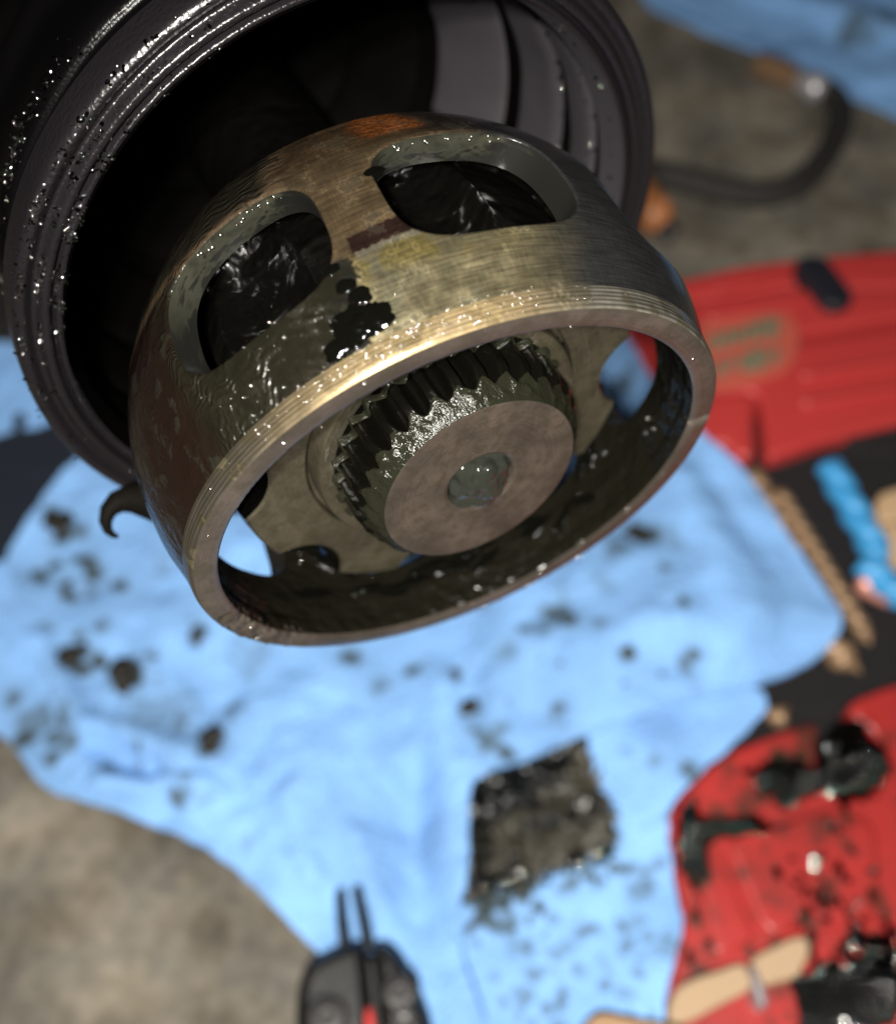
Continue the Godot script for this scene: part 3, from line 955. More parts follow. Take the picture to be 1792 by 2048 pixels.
func bits() -> void:
	var h := 0.0085
	var tan_bit := mat(lin(0.30, 0.19, 0.11), 0.45, 0.35)
	for q in [[[1502, 945], [1600, 1130], 3.2, 14.0, "tan twist drill bit half under the big towel edge, uppermost"], [[1556, 985], [1742, 1292], 2.6, 10.0, "long tan twist drill bit in the black tray beside the towel edge"], [[1650, 1285], [1726, 1350], 4.2, 13.0, "short thick tan twist drill bit at the right corner of the towel"], [[1545, 1440], [1580, 1410], 3.2, 12.0, "stub of a tan drill bit at the near edge of the tray"]]:
		var o := put("drill_bit", twisted(ground(q[0][0], q[0][1], h), ground(q[1][0], q[1][1], h), q[2] * MM, q[3] * MM), tan_bit)
		tag(o, q[4], "drill bit", "tan drill bits in the case")
	var blue := mat(lin(0.05, 0.30, 0.62), 0.4)
	var c := put("drill_bit", twisted(ground(1655, 930, h + 0.002), ground(1775, 1145, h + 0.002), 4.4 * MM, 19.0 * MM), blue)
	tag(c, "bright blue twisted drill bit lying across the black tray", "drill bit")
	c = put("drill_bit", twisted(ground(1722, 1125, h + 0.003), ground(1840, 1225, h + 0.003), 4.2 * MM, 16.0 * MM), blue)
	tag(c, "second blue twisted bit beside the pink rod at the right edge", "drill bit")
	var mb := MB.new()
	var a := ground(1712, 1160, h)
	var b := ground(1795, 1195, h)
	mb.tube([a, a.lerp(b, 0.06), a.lerp(b, 0.14), a.lerp(b, 0.9), a.lerp(b, 0.97), b], func(k): return [0.0014, 0.0030, 0.0036, 0.0036, 0.003, 0.001][k], 14)
	tag(put("rod", mb.mesh(), mat(lin(0.62, 0.27, 0.21), 0.4, 0.2)), "short pinkish rod in the tray under the blue bit", "rod")
	var t := thing("wooden_block", "tan wooden block at the right edge of the black tray", "block")
	for q in [[[1748, 990], [1792, 975], [1900, 940], [1920, 1010], [1792, 1040], [1757, 1045]], [[1757, 1050], [1792, 1046], [1920, 1018], [1950, 1100], [1800, 1135], [1775, 1095]]]:
		mb = MB.new()
		mb.slab(outline(q, 0.012, 1), 0.0046, 0.012, 0.001)
		put("slat", mb.mesh(), bumpy(mat(lin(0.50, 0.33, 0.19), 0.7), M.grain, 0.1, 10.0), t)
	mb = MB.new()
	mb.slab(outline([[1150, 2080], [1180, 2034], [1205, 2022], [1260, 2034], [1330, 2046], [1380, 2060], [1400, 2300], [1100, 2300]], 0.016, 1), 0.001, 0.016, 0.001)
	tag(put("wooden_board", mb.mesh(), bumpy(mat(lin(0.36, 0.22, 0.12), 0.7), M.grain, 0.1, 10.0)), "brown board edge at the bottom between towel and red case", "board")


# ---------------------------------------------------------------- the joint
const SPH := Vector3(-3.18666, 11.95665, -134.76787)       # centre of the cage's sphere before the lens, mm
const CAGE_AX := Vector3(0.38047, -0.80866, 0.44867)
const HUB := Vector3(-2.19187, 12.73833, -134.20257)
const SHAFT_AX := Vector3(0.43910, -0.69969, 0.56358)
const MOUTH := Vector3(-10.374, 30.1055, -146.9326)
const MOUTH_AX := Vector3(0.45704, -0.70965, 0.53620)


func frame(at_mm: Vector3, ax: Vector3) -> Transform3D:   # z along the axis, x towards the lens
	var d := ax.normalized()
	var e := (Vector3(0, 0, 1) - d * d.z).normalized()
	var b := Basis(world_dir(e), world_dir(d.cross(e)), world_dir(d))
	return Transform3D(b, world_at(at_mm))


const TEX_PHI0 := -85.0     # the cage's texture runs from here ...
const TEX_SPAN := 190.0     # ... over so many degrees, then repeats

func cage_u(a: float) -> float:
	return (rad_to_deg(a) - TEX_PHI0) / TEX_SPAN


func steel_tex() -> Array:
	# across: degrees round the cage; down: z from -20.5 to 13.8 mm
	var w := 1664
	var h := 420
	var a := noise_bytes(w, h, noise(0.008, 31, 5))
	var b := noise_bytes(w, h, noise(0.09, 32, 3))
	var c := noise_bytes(w, h, noise(0.014, 34, 5, FastNoiseLite.TYPE_SIMPLEX))
	var ns := noise(1.0, 35, 3)
	var d := PackedByteArray()
	d.resize(w * h * 3)
	var ro := PackedByteArray()
	ro.resize(w * h)
	var hm := PackedByteArray()
	hm.resize(w * h)
	var me := PackedByteArray()
	me.resize(w * h)
	for y in h:
		var z := -20.5 + 34.3 * (y + 0.5) / h
		var band := smoothstep(11.0, 11.15, z)
		var farz := smoothstep(-9.5, -12.5, z)
		for x in w:
			var i := y * w + x
			var phi := TEX_PHI0 + TEX_SPAN * (x + 0.5) / w
			var n1 := a[i] / 255.0
			var n2 := b[i] / 255.0
			var n3 := c[i] / 255.0
			var s1 := ns.get_noise_2d(x * 0.011, y * 0.34) * 0.6     # scratches round the cage
			var s2 := ns.get_noise_2d(x * 0.30 + 900.0, y * 0.016) * 0.6             # and along it
			var wob := (n1 - 0.5) * 7.0
			var fine := 1.0 + s1 * 0.95 + s2 * 0.45 + (n2 - 0.5) * 0.16
			var col := Vector3(0.155, 0.108, 0.058) * fine * (0.55 + 0.9 * n1)
			var rg := 0.37 + 0.08 * (n2 - 0.5) + 0.2 * (n3 - 0.5) + s1 * 0.12
			var hh := 0.5 + (n2 - 0.5) * 0.06 + s1 * 0.06 + (n3 - 0.5) * 0.25
			# polished bearing land
			var ragged := (n2 - 0.5) * 1.6 + wob * 0.25
			var land := smoothstep(2.3, 3.0, z + wob * 0.12) * smoothstep(0.9, -0.4, phi + ragged - maxf(0.0, z - 4.0) * 0.45) * smoothstep(-70.0, -26.0, phi + wob)
			col = col.lerp(Vector3(0.240, 0.205, 0.120) * fine * (0.75 + 0.5 * n3), land)
			# pale green worn patches and yellow varnish on it
			col = col.lerp(Vector3(0.19, 0.185, 0.125) * fine, land * smoothstep(0.46, 0.70, n1) * 0.5)
			var yel := smoothstep(0.40, 0.66, n3 + (n2 - 0.5) * 0.2 + s2 * 0.2) * smoothstep(2.0, 2.8, z) * smoothstep(6.8, 4.6, z - absf(phi + 8.0) * 0.06) * smoothstep(2.0, -1.0, phi) * smoothstep(-34.0, -12.0, phi)
			col = col.lerp(Vector3(0.170, 0.130, 0.028) * fine, yel * 0.75)
			# grease to the left, darker the farther round
			rg -= land * 0.07
			var left := smoothstep(-0.2, 1.0, phi + ragged - maxf(0.0, z - 4.0) * 0.45) * smoothstep(1.5, 2.6, z + wob * 0.2)
			left = maxf(left, smoothstep(2.0, 9.0, phi + wob))
			col = col.lerp(Vector3(0.0030, 0.0025, 0.0011) * (0.55 + 0.9 * n3) * (1.0 + s1 * 0.3), left)
			rg = lerpf(rg, 0.25 + (n3 - 0.5) * 0.2, left)
			var goop := left * smoothstep(0.0, 2.0, phi - maxf(0.0, z - 4.0) * 0.45) * smoothstep(7.0, 4.0, phi + wob - maxf(0.0, z - 4.0) * 0.6) * smoothstep(0.35, 0.5, n3)
			col = col.lerp(Vector3(0.0025, 0.0025, 0.0018), goop * 0.95)
			rg = lerpf(rg, 0.12, goop)
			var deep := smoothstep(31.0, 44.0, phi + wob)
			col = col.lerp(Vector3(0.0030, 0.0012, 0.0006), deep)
			# far band, browner, with heat colours
			col = col.lerp(Vector3(0.105, 0.066, 0.034) * fine * (0.6 + 0.8 * n1), farz * 0.9)
			col = col.lerp(Vector3(0.0045, 0.0036, 0.0022), farz * smoothstep(-2.0, 12.0, phi + wob))  # left end near black: fading light put into the colour
			col = col.lerp(Vector3(0.040, 0.029, 0.023) * fine, farz * smoothstep(-19.0, -26.0, phi + wob))
			var rust := farz * smoothstep(-9.0, -14.0, phi + wob * 0.5) * smoothstep(-25.5, -20.5, phi + wob * 0.6) * smoothstep(-12.2, -13.5, z + ragged * 0.2) * (0.45 + 0.55 * smoothstep(0.3, 0.55, n2))
			col = col.lerp(Vector3(0.40, 0.125, 0.032) * fine, rust)
			# dark burnt stripe
			var e := (n2 - 0.5) * 0.35 + wob * 0.04
			var stripe := smoothstep(0.3, 0.45, z + e) * smoothstep(2.35, 2.2, z + e) * smoothstep(0.1, -0.2, phi + e) * smoothstep(-13.0, -11.0, phi + e * 3.0)
			col = col.lerp(Vector3(0.030, 0.0135, 0.0115) * fine, stripe * 0.97)
			hh -= stripe * 0.12
			var lipline := smoothstep(2.25, 2.4, z + e) * smoothstep(3.1, 2.8, z + e) * smoothstep(0.0, -0.5, phi) * smoothstep(-14.0, -11.0, phi)
			col = col.lerp(Vector3(0.30, 0.275, 0.22) * fine, lipline * 0.6)
			# dark flecks and smears
			var fl := smoothstep(-38.0, -28.0, phi) * smoothstep(0.63, 0.70, n3) * smoothstep(0.45, 0.55, n1 + (n2 - 0.5) * 0.3)
			col = col.lerp(Vector3(0.006, 0.0052, 0.003), fl * 0.85)
			# dark right shoulder
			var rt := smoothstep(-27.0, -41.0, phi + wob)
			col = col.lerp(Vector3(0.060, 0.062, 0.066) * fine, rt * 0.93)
			# wiped ridges in the grease
			var arc := sqrt(pow(phi - 26.0 + n1 * 10.0, 2.0) * 0.34 + pow(z - 17.0, 2.0)) + n1 * 5.0
			hh += left * (1.0 - deep * 0.7) * 0.36 * sin(arc * 4.6) * smoothstep(0.36, 0.56, n3) + left * (n3 - 0.5) * 1.0
			# ground rim band
			var painted_gleam := smoothstep(42.0, 4.0, absf(phi + 6.0))  # lamp highlight painted gold near the middle of the band
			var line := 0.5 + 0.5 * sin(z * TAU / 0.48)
			var bc := Vector3(0.066, 0.057, 0.043).lerp(Vector3(0.32, 0.235, 0.12), painted_gleam) * (0.45 + 0.55 * line) * (1.0 + s1 * 0.6 + (n2 - 0.5) * 0.2)
			bc = bc.lerp(Vector3(0.17, 0.158, 0.128) * (0.3 + 0.7 * line) * fine, smoothstep(-18.0, -40.0, phi))
			bc = bc.lerp(Vector3(0.040, 0.030, 0.010), smoothstep(0.40, 0.75, n3 + s1 * 0.2) * 0.5)
			bc = bc.lerp(Vector3(0.045, 0.035, 0.02), smoothstep(46.0, 80.0, phi) * 0.6)
			col = col.lerp(bc, band)
			hh = lerpf(hh, 0.5 + 0.20 * (line - 0.5) + (n2 - 0.5) * 0.08 + (n3 - 0.5) * 0.2, band)
			rg = lerpf(rg, 0.22, rt * (1.0 - band))
			rg = lerpf(rg, 0.36 + s1 * 0.2, band)
			d[i * 3] = clampi(int(pow(clampf(col.x, 0, 1), 1 / 2.2) * 255), 0, 255)
			d[i * 3 + 1] = clampi(int(pow(clampf(col.y, 0, 1), 1 / 2.2) * 255), 0, 255)
			d[i * 3 + 2] = clampi(int(pow(clampf(col.z, 0, 1), 1 / 2.2) * 255), 0, 255)
			ro[i] = clampi(int(rg * 255), 0, 255)
			hm[i] = clampi(int(hh * 200), 0, 255)
			me[i] = clampi(int(255.0 * (0.88 - 0.80 * maxf(left * (1.0 - band), fl * 0.7))), 0, 255)
	return [image_of(w, h, d), ImageTexture.create_from_image(Image.create_from_data(w, h, false, Image.FORMAT_L8, ro)), ImageTexture.create_from_image(Image.create_from_data(w, h, false, Image.FORMAT_L8, hm)), ImageTexture.create_from_image(Image.create_from_data(w, h, false, Image.FORMAT_L8, me))]


func steel_face(c: Vector3, seed_at: int, radius := 32.0, relief := 0.006) -> StandardMaterial3D:
	# turned steel: fine rings round the axis, stains, scratches; laid on in the plane of the face
	var n := 768
	var a := noise_bytes(n, n, noise(0.006, seed_at, 5), false)
	var b := noise_bytes(n, n, noise(0.09, seed_at + 1, 3), false)
	var e := noise_bytes(n, n, noise(0.02, seed_at + 2, 4), false)
	var d := PackedByteArray()
	d.resize(n * n * 3)
	var hm := PackedByteArray()
	hm.resize(n * n)
	for i in n * n:
		var x := (i % n - n / 2.0) / n * 2.0 * radius
		var y := (i / n - n / 2.0) / n * 2.0 * radius
		var r := sqrt(x * x + y * y)
		var ring := b[(int(r * 37.0) % n) * n + int(r * 3.0) % n] / 255.0 - 0.5
		var s := 0.86 + (a[i] - 128) / 128.0 * 0.45 + (b[i] - 128) / 128.0 * 0.14 + ring * 0.40 + 0.9 * smoothstep(0.80, 0.86, b[(i * 3 + i / n * 11) % (n * n)] / 255.0)
		var oil := smoothstep(0.42, 0.80, e[i] / 255.0)
		var q := c * s
		q = q.lerp(Vector3(c.x * 0.55, c.y * 0.58, c.z * 0.42), oil * 0.6)
		d[i * 3] = clampi(int(pow(clampf(q.x, 0, 1), 1 / 2.2) * 255), 0, 255)
		d[i * 3 + 1] = clampi(int(pow(clampf(q.y, 0, 1), 1 / 2.2) * 255), 0, 255)
		d[i * 3 + 2] = clampi(int(pow(clampf(q.z, 0, 1), 1 / 2.2) * 255), 0, 255)
		hm[i] = clampi(128 + int(ring * 90.0) + int((b[i] - 128) * 0.3) + int(oil * 60.0) + int((e[i] - 128) * 0.5), 0, 255)
	var m := mat(Color.WHITE, 0.40, 0.35)
	m.albedo_texture = image_of(n, n, d)
	m.heightmap_enabled = true
	m.heightmap_texture = ImageTexture.create_from_image(Image.create_from_data(n, n, false, Image.FORMAT_L8, hm))
	m.heightmap_scale = relief
	m.clearcoat_enabled = true
	m.clearcoat = 0.2
	m.clearcoat_roughness = 0.15
	m.uv1_triplanar = true
	m.uv1_scale = Vector3.ONE * (500.0 / radius)
	m.uv1_offset = Vector3(0.5, 0.5, 0.5)
	return m


func axle() -> void:
	var hub := frame(HUB, SHAFT_AX)
	var t := thing("drive_axle", "greasy steel half shaft end with splines, inner race and slotted bearing cage", "axle joint", hub)
	var inv := hub.affine_inverse()
	# --- shaft with thirty splines
	var nt := 30
	var per := 16
	var zs := [2.5, 4.0, 5.0, 6.0, 7.0, 8.0, 9.0, 9.6, 10.2, 10.8, 11.4, 12.0, 12.6, 13.1, 13.36, 13.46]
	var rn := noise(0.6, 4, 2)
	var mb := MB.new()
	mb.grid(nt * per, zs.size() - 1, func(i: int, j: int):
		var z: float = zs[j]
		var a := TAU * (i % (nt * per)) / (nt * per)
		var q := fposmod(a / TAU * nt, 1.0)
		var w := smoothstep(0.10, 0.36, absf(q - 0.5)) # 1 on the tooth top, 0 in the gap
		var run := smoothstep(12.4, 10.4, z)
		var rt := lerpf(11.9, 14.15, w)
		var cone := minf(14.15, 14.15 - (z - 9.9) * 0.70) if z > 9.9 else 14.15
		if z > 13.3:
			cone -= (z - 13.3) * 1.6
		var r := minf(cone, rt) + rn.get_noise_3d(cos(a) * 14, sin(a) * 14, z) * 0.12 * smoothstep(13.4, 12.0, z)
		return Vector3(cos(a) * r, sin(a) * r, z))
	var sp := put("splined_shaft", mb.mesh(MM), M.spline, t)
	mb = MB.new()
	mb.lathe([Vector2(-250, 10.0), Vector2(-20, 10.0), Vector2(-18, 13.5), Vector2(2.6, 13.5)], 48)
	put("shaft_bar", mb.mesh(MM), M.black_grease, t)
	# bevel in front of the splines, under wet grease
	mb = MB.new()
	var gn := noise(0.5, 14, 3)
	mb.grid(480, 14, func(i: int, j: int):
		var a := TAU * (i % 480) / 480.0
		var f := j / 14.0
		var q := fposmod(a / TAU * nt, 1.0)
		var w := 0.5 + 0.5 * cos(TAU * q)
		var z := lerpf(lerpf(11.35, 10.45, w) + gn.get_noise_2d(cos(a) * 20.0, sin(a) * 20.0) * 0.3, 13.42, f)
		var r := 14.15 - (z - 9.9) * 0.70
		var lump := maxf(0.0, gn.get_noise_3d(cos(a) * 13, sin(a) * 13, z) + 0.25) * 0.5 * sin(PI * f)
		r = minf(r, 14.2) + lump + 0.07 - (1.0 - smoothstep(0.0, 0.12, f)) * 0.5
		return Vector3(cos(a) * r, sin(a) * r, z))
	put("wet_grease", mb.mesh(MM), M.wet_grease, sp)
	# roll of grease pushed up where the splines enter the race
	mb = MB.new()
	mb.grid(nt * per, 8, func(i: int, j: int):
		var a := TAU * (i % (nt * per)) / (nt * per)
		var q := fposmod(a / TAU * nt, 1.0)
		var w := 0.5 + 0.5 * cos(TAU * q)
		var b := PI * j / 8.0
		var k := 0.5 + gn.get_noise_2d(cos(a) * 16.0, sin(a) * 16.0) * 0.5
		var r := lerpf(13.1, 14.35, w) + 0.2 - cos(b) * k * 0.7
		return Vector3(cos(a) * r, sin(a) * r, 5.7 + sin(b) * (0.5 + k * 0.9)))
	put("grease_roll", mb.mesh(MM), M.wet_grease, sp)
	# end face
	mb = MB.new()
	mb.lathe([Vector2(13.40, 11.78), Vector2(13.48, 11.6), Vector2(13.5, 9.0), Vector2(13.46, 6.0), Vector2(13.5, 4.6), Vector2(13.2, 4.1), Vector2(11.0, 3.4), Vector2(8.0, 0.0)], 96, 25.0)
	put("end_face", mb.mesh(MM), steel_face(Vector3(0.043, 0.033, 0.025), 51, 14.5), sp)
	mb = MB.new()
	mb.grid(48, 20, func(i: int, j: int):
		var a := TAU * (i % 48) / 48.0
		var b := PI * 0.5 * j / 20.0
		var d := Vector3(cos(a) * sin(b), sin(a) * sin(b), cos(b))
		var k := 1.0 + gn.get_noise_3dv(d * 2.2) * 0.35
		return Vector3(d.x * 4.25 * k - 0.2, d.y * 4.25 * k, 11.6 + d.z * 3.0 * k))
	var plug := mat(lin(0.012, 0.013, 0.0105), 0.08)
	put("grease_plug", mb.mesh(MM), bumpy(plug, M.soft, 0.1, 6.0), sp)
	race(t)
	for q in [[1062, 668, 1.3], [1092, 684, 1.5], [1035, 668, 0.9], [1015, 690, 0.8], [1080, 706, 0.9], [1120, 690, 0.6], [1180, 905, 0.8]]:
		var o := put("grease_lump", clot(q[2], rng.randi(), 0.5, 0.35), M.lump, t)
		var d := Vector3((q[0] - 896.0) / FOCAL, -(q[1] - 1024.0) / FOCAL, -1.0)
		var ax := SHAFT_AX.normalized()
		var k := (HUB + ax * 4.0).dot(ax) / d.dot(ax)
		o.transform = Transform3D(Basis(Vector3(1, 0, 0), Vector3(0, 0, 1), Vector3(0, -1, 0)), inv * world_at(d * k))
	cage(t, inv)


func groove_r(phi: float, rmax: float, depth := 0.0) -> float:
	var d := fposmod(phi - 22.0 + 22.5, 45.0) - 22.5
	var rc := 27.9
	var s := rc * sin(deg_to_rad(d))
	var b := 6.5
	if absf(s) < b:
		return minf(rmax, rc * cos(deg_to_rad(d)) - sqrt(b * b - s * s))
	return rmax


func race(t: Node3D) -> void:
	var n := 720
	var ro := func(z: float) -> float: return sqrt(26.1 * 26.1 - (z + 3.4) * (z + 3.4))
	var mb := MB.new()
	var zs := [3.6, 3.0, 1.0, -2.0, -5.0, -8.0, -11.0, -14.0, -16.0]
	mb.grid(n, zs.size() - 1, func(i: int, j: int):
		var phi: float = 360.0 * (i % n) / n
		var z: float = zs[j]
		var r := groove_r(phi, ro.call(z))
		return Vector3(cos(deg_to_rad(phi)) * r, sin(deg_to_rad(phi)) * r, z))
	mb.grid(n, 1, func(i: int, j: int):
		var phi: float = 360.0 * (i % n) / n
		var r: float = groove_r(phi, ro.call(-16.0)) if j == 0 else 13.0
		return Vector3(cos(deg_to_rad(phi)) * r, sin(deg_to_rad(phi)) * r, -16.0))
	var body := put("inner_race", mb.mesh(MM), M.black_grease, t)
	mb = MB.new()
	# front face, with bevel, recess line and hub ring
	mb.grid(n, 1, func(i: int, j: int):
		var phi: float = 360.0 * (i % n) / n
		var r := groove_r(phi, ro.call(3.6)) - (0.0 if j == 0 else 0.35)
		return Vector3(cos(deg_to_rad(phi)) * r, sin(deg_to_rad(phi)) * r, 3.6 if j == 0 else 4.0))
	mb.grid(n, 6, func(i: int, j: int):
		var phi: float = 360.0 * (i % n) / n
		var r := lerpf(groove_r(phi, ro.call(3.6)) - 0.35, 17.3, j / 6.0)
		return Vector3(cos(deg_to_rad(phi)) * r, sin(deg_to_rad(phi)) * r, 4.0))
	mb.lathe([Vector2(4.0, 17.3), Vector2(3.9, 17.1), Vector2(2.6, 17.0), Vector2(2.6, 16.5)], 180)
	mb.lathe([Vector2(2.6, 16.5), Vector2(5.4, 16.35), Vector2(5.75, 16.1), Vector2(5.8, 15.6), Vector2(5.6, 14.4), Vector2(4.5, 14.0)], 180)
	var pg := MB.new()  # grease ring added to hide the pale lining behind the windows
	var pn := noise(0.12, 19, 3)
	pg.grid(180, 10, func(i: int, j: int):
		var a := TAU * (i % 180) / 180.0
		var r := lerpf(22.0, 27.0, j / 10.0)
		return Vector3(cos(a) * r, sin(a) * r, -14.5 + pn.get_noise_2d(cos(a) * r * 1.5, sin(a) * r * 1.5) * 2.5))
	put("added_grease_ring", pg.mesh(MM), M.black_grease, body)
	put("front_face", mb.mesh(MM), steel_face(Vector3(0.036, 0.030, 0.0185), 61, 27.0, 0.018), body)


func cage(t: Node3D, inv: Transform3D) -> void:
	var cf := frame(SPH, CAGE_AX)
	var R := 33.5
	var z0 := -20.3
	var z1 := 11.1
	var zc := -3.35
	var hw := deg_to_rad(17.2)
	var hh := 7.65
	var kw := 33.5
	var ri := func(z: float) -> float: return maxf(sqrt(maxf(29.9 * 29.9 - z * z, 1.0)), 28.5 if z > 8.0 else 0.0)
	var ro := func(z: float) -> float: return sqrt(R * R - z * z)
	# rim of a 45 degree sector, as (phi, z - zc), and the window's edge straight in from each point
	var outer := []
	var hx := deg_to_rad(22.5)
	var up := z1 - zc
	var dn := z0 - zc
	for k in 16:
		outer.append(Vector2(hx, lerpf(dn, up, k / 16.0)))
	for k in 14:
		outer.append(Vector2(lerpf(hx, -hx, k / 14.0), up))
	for k in 16:
		outer.append(Vector2(-hx, lerpf(up, dn, k / 16.0)))
	for k in 14:
		outer.append(Vector2(lerpf(-hx, hx, k / 14.0), dn))
	# more points: halve every step
	var fine := []
	for k in outer.size():
		var p: Vector2 = outer[k]
		var q: Vector2 = outer[(k + 1) % outer.size()]
		fine.append(p)
		fine.append(p.lerp(q, 0.5))
	var inner := []
	for p in fine:
		var d := Vector2(p.x * kw, p.y)
		var e := 3.3
		var s := pow(pow(absf(d.x) / (hw * kw), e) + pow(absf(d.y) / hh, e), -1.0 / e)
		inner.append(Vector2(d.x * s / kw, d.y * s))
	var n := fine.size()
	var mb := MB.new()
	var wall := MB.new()
	var inside := MB.new()
	var on := func(r: float, a: float, z: float) -> Vector3: return Vector3(cos(a) * r, sin(a) * r, z)
	mb.grp = 1
	inside.grp = 1
	for w in 8:
		var mid := deg_to_rad(19.2 + 45.0 * (w - 4))
		var shut := 0.002 if w == 5 else 1.0    # this one is packed shut
		var steps := [0.0, 0.02, 0.06, 0.2, 0.45, 0.72, 1.0]
		mb.grid(n, 6, func(i: int, j: int):
			var q: Vector2 = (inner[i % n] * shut as Vector2).lerp(fine[i % n], steps[j])
			var z := q.y + zc
			return on.call(ro.call(z) - [0.30, 0.07, 0.0, 0, 0, 0, 0][j] * (1.0 if shut == 1.0 else 0.0), q.x + mid, z), func(i: int, j: int):
			var q: Vector2 = (inner[i % n] * shut as Vector2).lerp(fine[i % n], steps[j])
			return Vector2(cage_u(q.x + mid), (q.y + zc + 20.5) / 34.3), true)
		inside.grid(n, 5, func(i: int, j: int):
			var q: Vector2 = (inner[i % n] * shut as Vector2).lerp(fine[i % n], j / 5.0)
			var z := q.y + zc
			return on.call(ri.call(z), q.x + mid, z), null, true)
		var ws := MB.new()
		ws.grid(n, 3, func(i: int, j: int):
			var q: Vector2 = inner[i % n]
			var z := q.y + zc
			var r := lerpf(ro.call(z) - 0.30, ri.call(z), j / 3.0)
			return on.call(r, q.x + mid, z))
		wall = ws
		M["wall%d" % w] = ws
	var tx := steel_tex()
	var m := mat(Color.WHITE, 1.0, 1.0)
	m.metallic_texture = tx[3]
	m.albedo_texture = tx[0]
	m.roughness_texture = tx[1]
	m.heightmap_enabled = true
	m.heightmap_texture = tx[2]
	m.heightmap_scale = 0.024
	m.clearcoat_enabled = true
	m.clearcoat = 0.22
	m.metallic_specular = 0.28
	m.clearcoat_roughness = 0.10
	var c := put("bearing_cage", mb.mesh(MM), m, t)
	c.transform = inv * cf
	for w in 8:
		if w == 5:
			continue
		put("window_edge", M["wall%d" % w].mesh(MM), M.edge, c)
	put("inner_wall", inside.mesh(MM), M.inner_grease, c)
	# ground band in front of the sphere
	var bn := noise(0.5, 71, 3)
	mb = MB.new()
	var prof := [Vector2(11.0, 31.55), Vector2(11.12, 31.72)]
	for k in 12:
		prof.append(Vector2(11.2 + k * 0.17, 31.76 - k * 0.016 - (0.05 if k % 2 else 0.0)))
	prof.append(Vector2(13.35, 31.45))
	prof.append(Vector2(13.6, 31.2))
	mb.grid(360, prof.size() - 1, func(i: int, j: int):
		var a := TAU * (i % 360) / 360.0
		return on.call(prof[j].y, a, prof[j].x), func(i: int, j: int): return Vector2(cage_u(TAU * i / 360.0 if i < 180 else TAU * (i - 360) / 360.0), (prof[j].x + 20.5) / 34.3))
	var bm: StandardMaterial3D = m.duplicate()
	bm.metallic = 0.7
	bm.heightmap_scale = 0.012
	put("rim_band", mb.mesh(MM), bm, c)
	# flat front of the rim, chipped low on the left and notched on the right
	mb = MB.new()
	var fp := [Vector2(13.6, 31.2), Vector2(13.68, 30.9), Vector2(13.7, 30.3), Vector2(13.7, 29.5), Vector2(13.66, 28.9), Vector2(13.3, 28.55)]
	mb.grid(480, 5, func(i: int, j: int):
		var phi := 360.0 * (i % 480) / 480.0
		var a := deg_to_rad(phi)
		var chip := smoothstep(84.0, 92.0, phi) * smoothstep(128.0, 112.0, phi)
		var k := bn.get_noise_3d(cos(a) * 60, sin(a) * 60, j * 1.5)
		var dz := -chip * maxf(0.0, k + 0.15) * 1.5
		var notch := exp(-pow((phi - 258.0) / 0.8, 2.0)) * 0.8
		return on.call(fp[j].y + k * 0.12 * float(j > 0 and j < 5) - chip * k * 0.4, a, fp[j].x + (dz - notch) * float(j > 0)))
	put("rim_face", mb.mesh(MM), steel_face(Vector3(0.050, 0.039, 0.032), 81, 33.0), c)
	# bore with a ledge
	mb = MB.new()
	mb.grid(240, 6, func(i: int, j: int):
		var a := TAU * (i % 240) / 240.0
		var q: Vector2 = [Vector2(13.3, 28.55), Vector2(12.6, 28.5), Vector2(11.4, 28.6), Vector2(11.1, 28.75), Vector2(10.4, 29.0), Vector2(9.4, 28.5), Vector2(8.0, 28.9)][j]
		return on.call(q.y + bn.get_noise_3d(cos(a) * 50, sin(a) * 50, q.x * 2.0) * 0.35 * float(j > 0), a, q.x))
	put("bore", mb.mesh(MM), M.inner_grease, c)
	# back end
	mb = MB.new()
	mb.lathe([Vector2(z0, ro.call(z0)), Vector2(z0 - 0.3, ro.call(z0) - 0.4), Vector2(z0 - 0.3, ri.call(z0)), Vector2(z0, ri.call(z0))], 180)
	put("back_rim", mb.mesh(MM), M.inner_grease, c)
	for q in [[3.2, 8.7, 2.0], [5.6, 9.5, 1.7], [2.2, 6.6, 1.1], [6.4, 8.0, 1.2], [3.2, 4.9, 0.9], [8.8, 9.9, 1.3], [1.0, 9.6, 1.1], [-9.6, -6.5, 0.9], [4.4, 3.0, 0.8]]:
		var a := deg_to_rad(q[0])
		var o := put("grease_lump", clot(q[2], rng.randi(), 0.5, 0.24), M.goop, c)
		var nrm := Vector3(cos(a) * ro.call(q[1]), sin(a) * ro.call(q[1]), q[1]) / R
		var side := nrm.cross(Vector3(0, 0, 1)).normalized()
		o.transform = Transform3D(Basis(side, nrm, side.cross(nrm)), nrm * (R - 0.1) * MM)
	for k in 16:
		var a := deg_to_rad([128, 140, 151, 176, 181, 186, 196, 218, 210, 165, 158, 145, 133, 170, 205, 192][k])
		var z: float = [7.0, 2.0, 8.0, 6.5, 8.2, -2.0, 7.4, 3.0, 8.0, 6.0, 7.5, 6.6, -1.0, 7.6, 8.3, 5.0][k]
		var r: float = ri.call(z)
		var o := put("grease_lump", clot(rng.randf_range(0.8, 1.8), rng.randi(), 1.0, 0.22), M.lump, c)
		var nrm := -Vector3(cos(a), sin(a), z / r).normalized()
		var side := nrm.cross(Vector3(0, 0, 1)).normalized()
		var turn := Basis(nrm, rng.randf_range(-0.6, 0.6))
		o.transform = Transform3D(turn * Basis(side * rng.randf_range(1.4, 3.2), nrm, side.cross(nrm) * 0.8), Vector3(cos(a) * r, sin(a) * r, z) * MM)
	cage_glints(c)


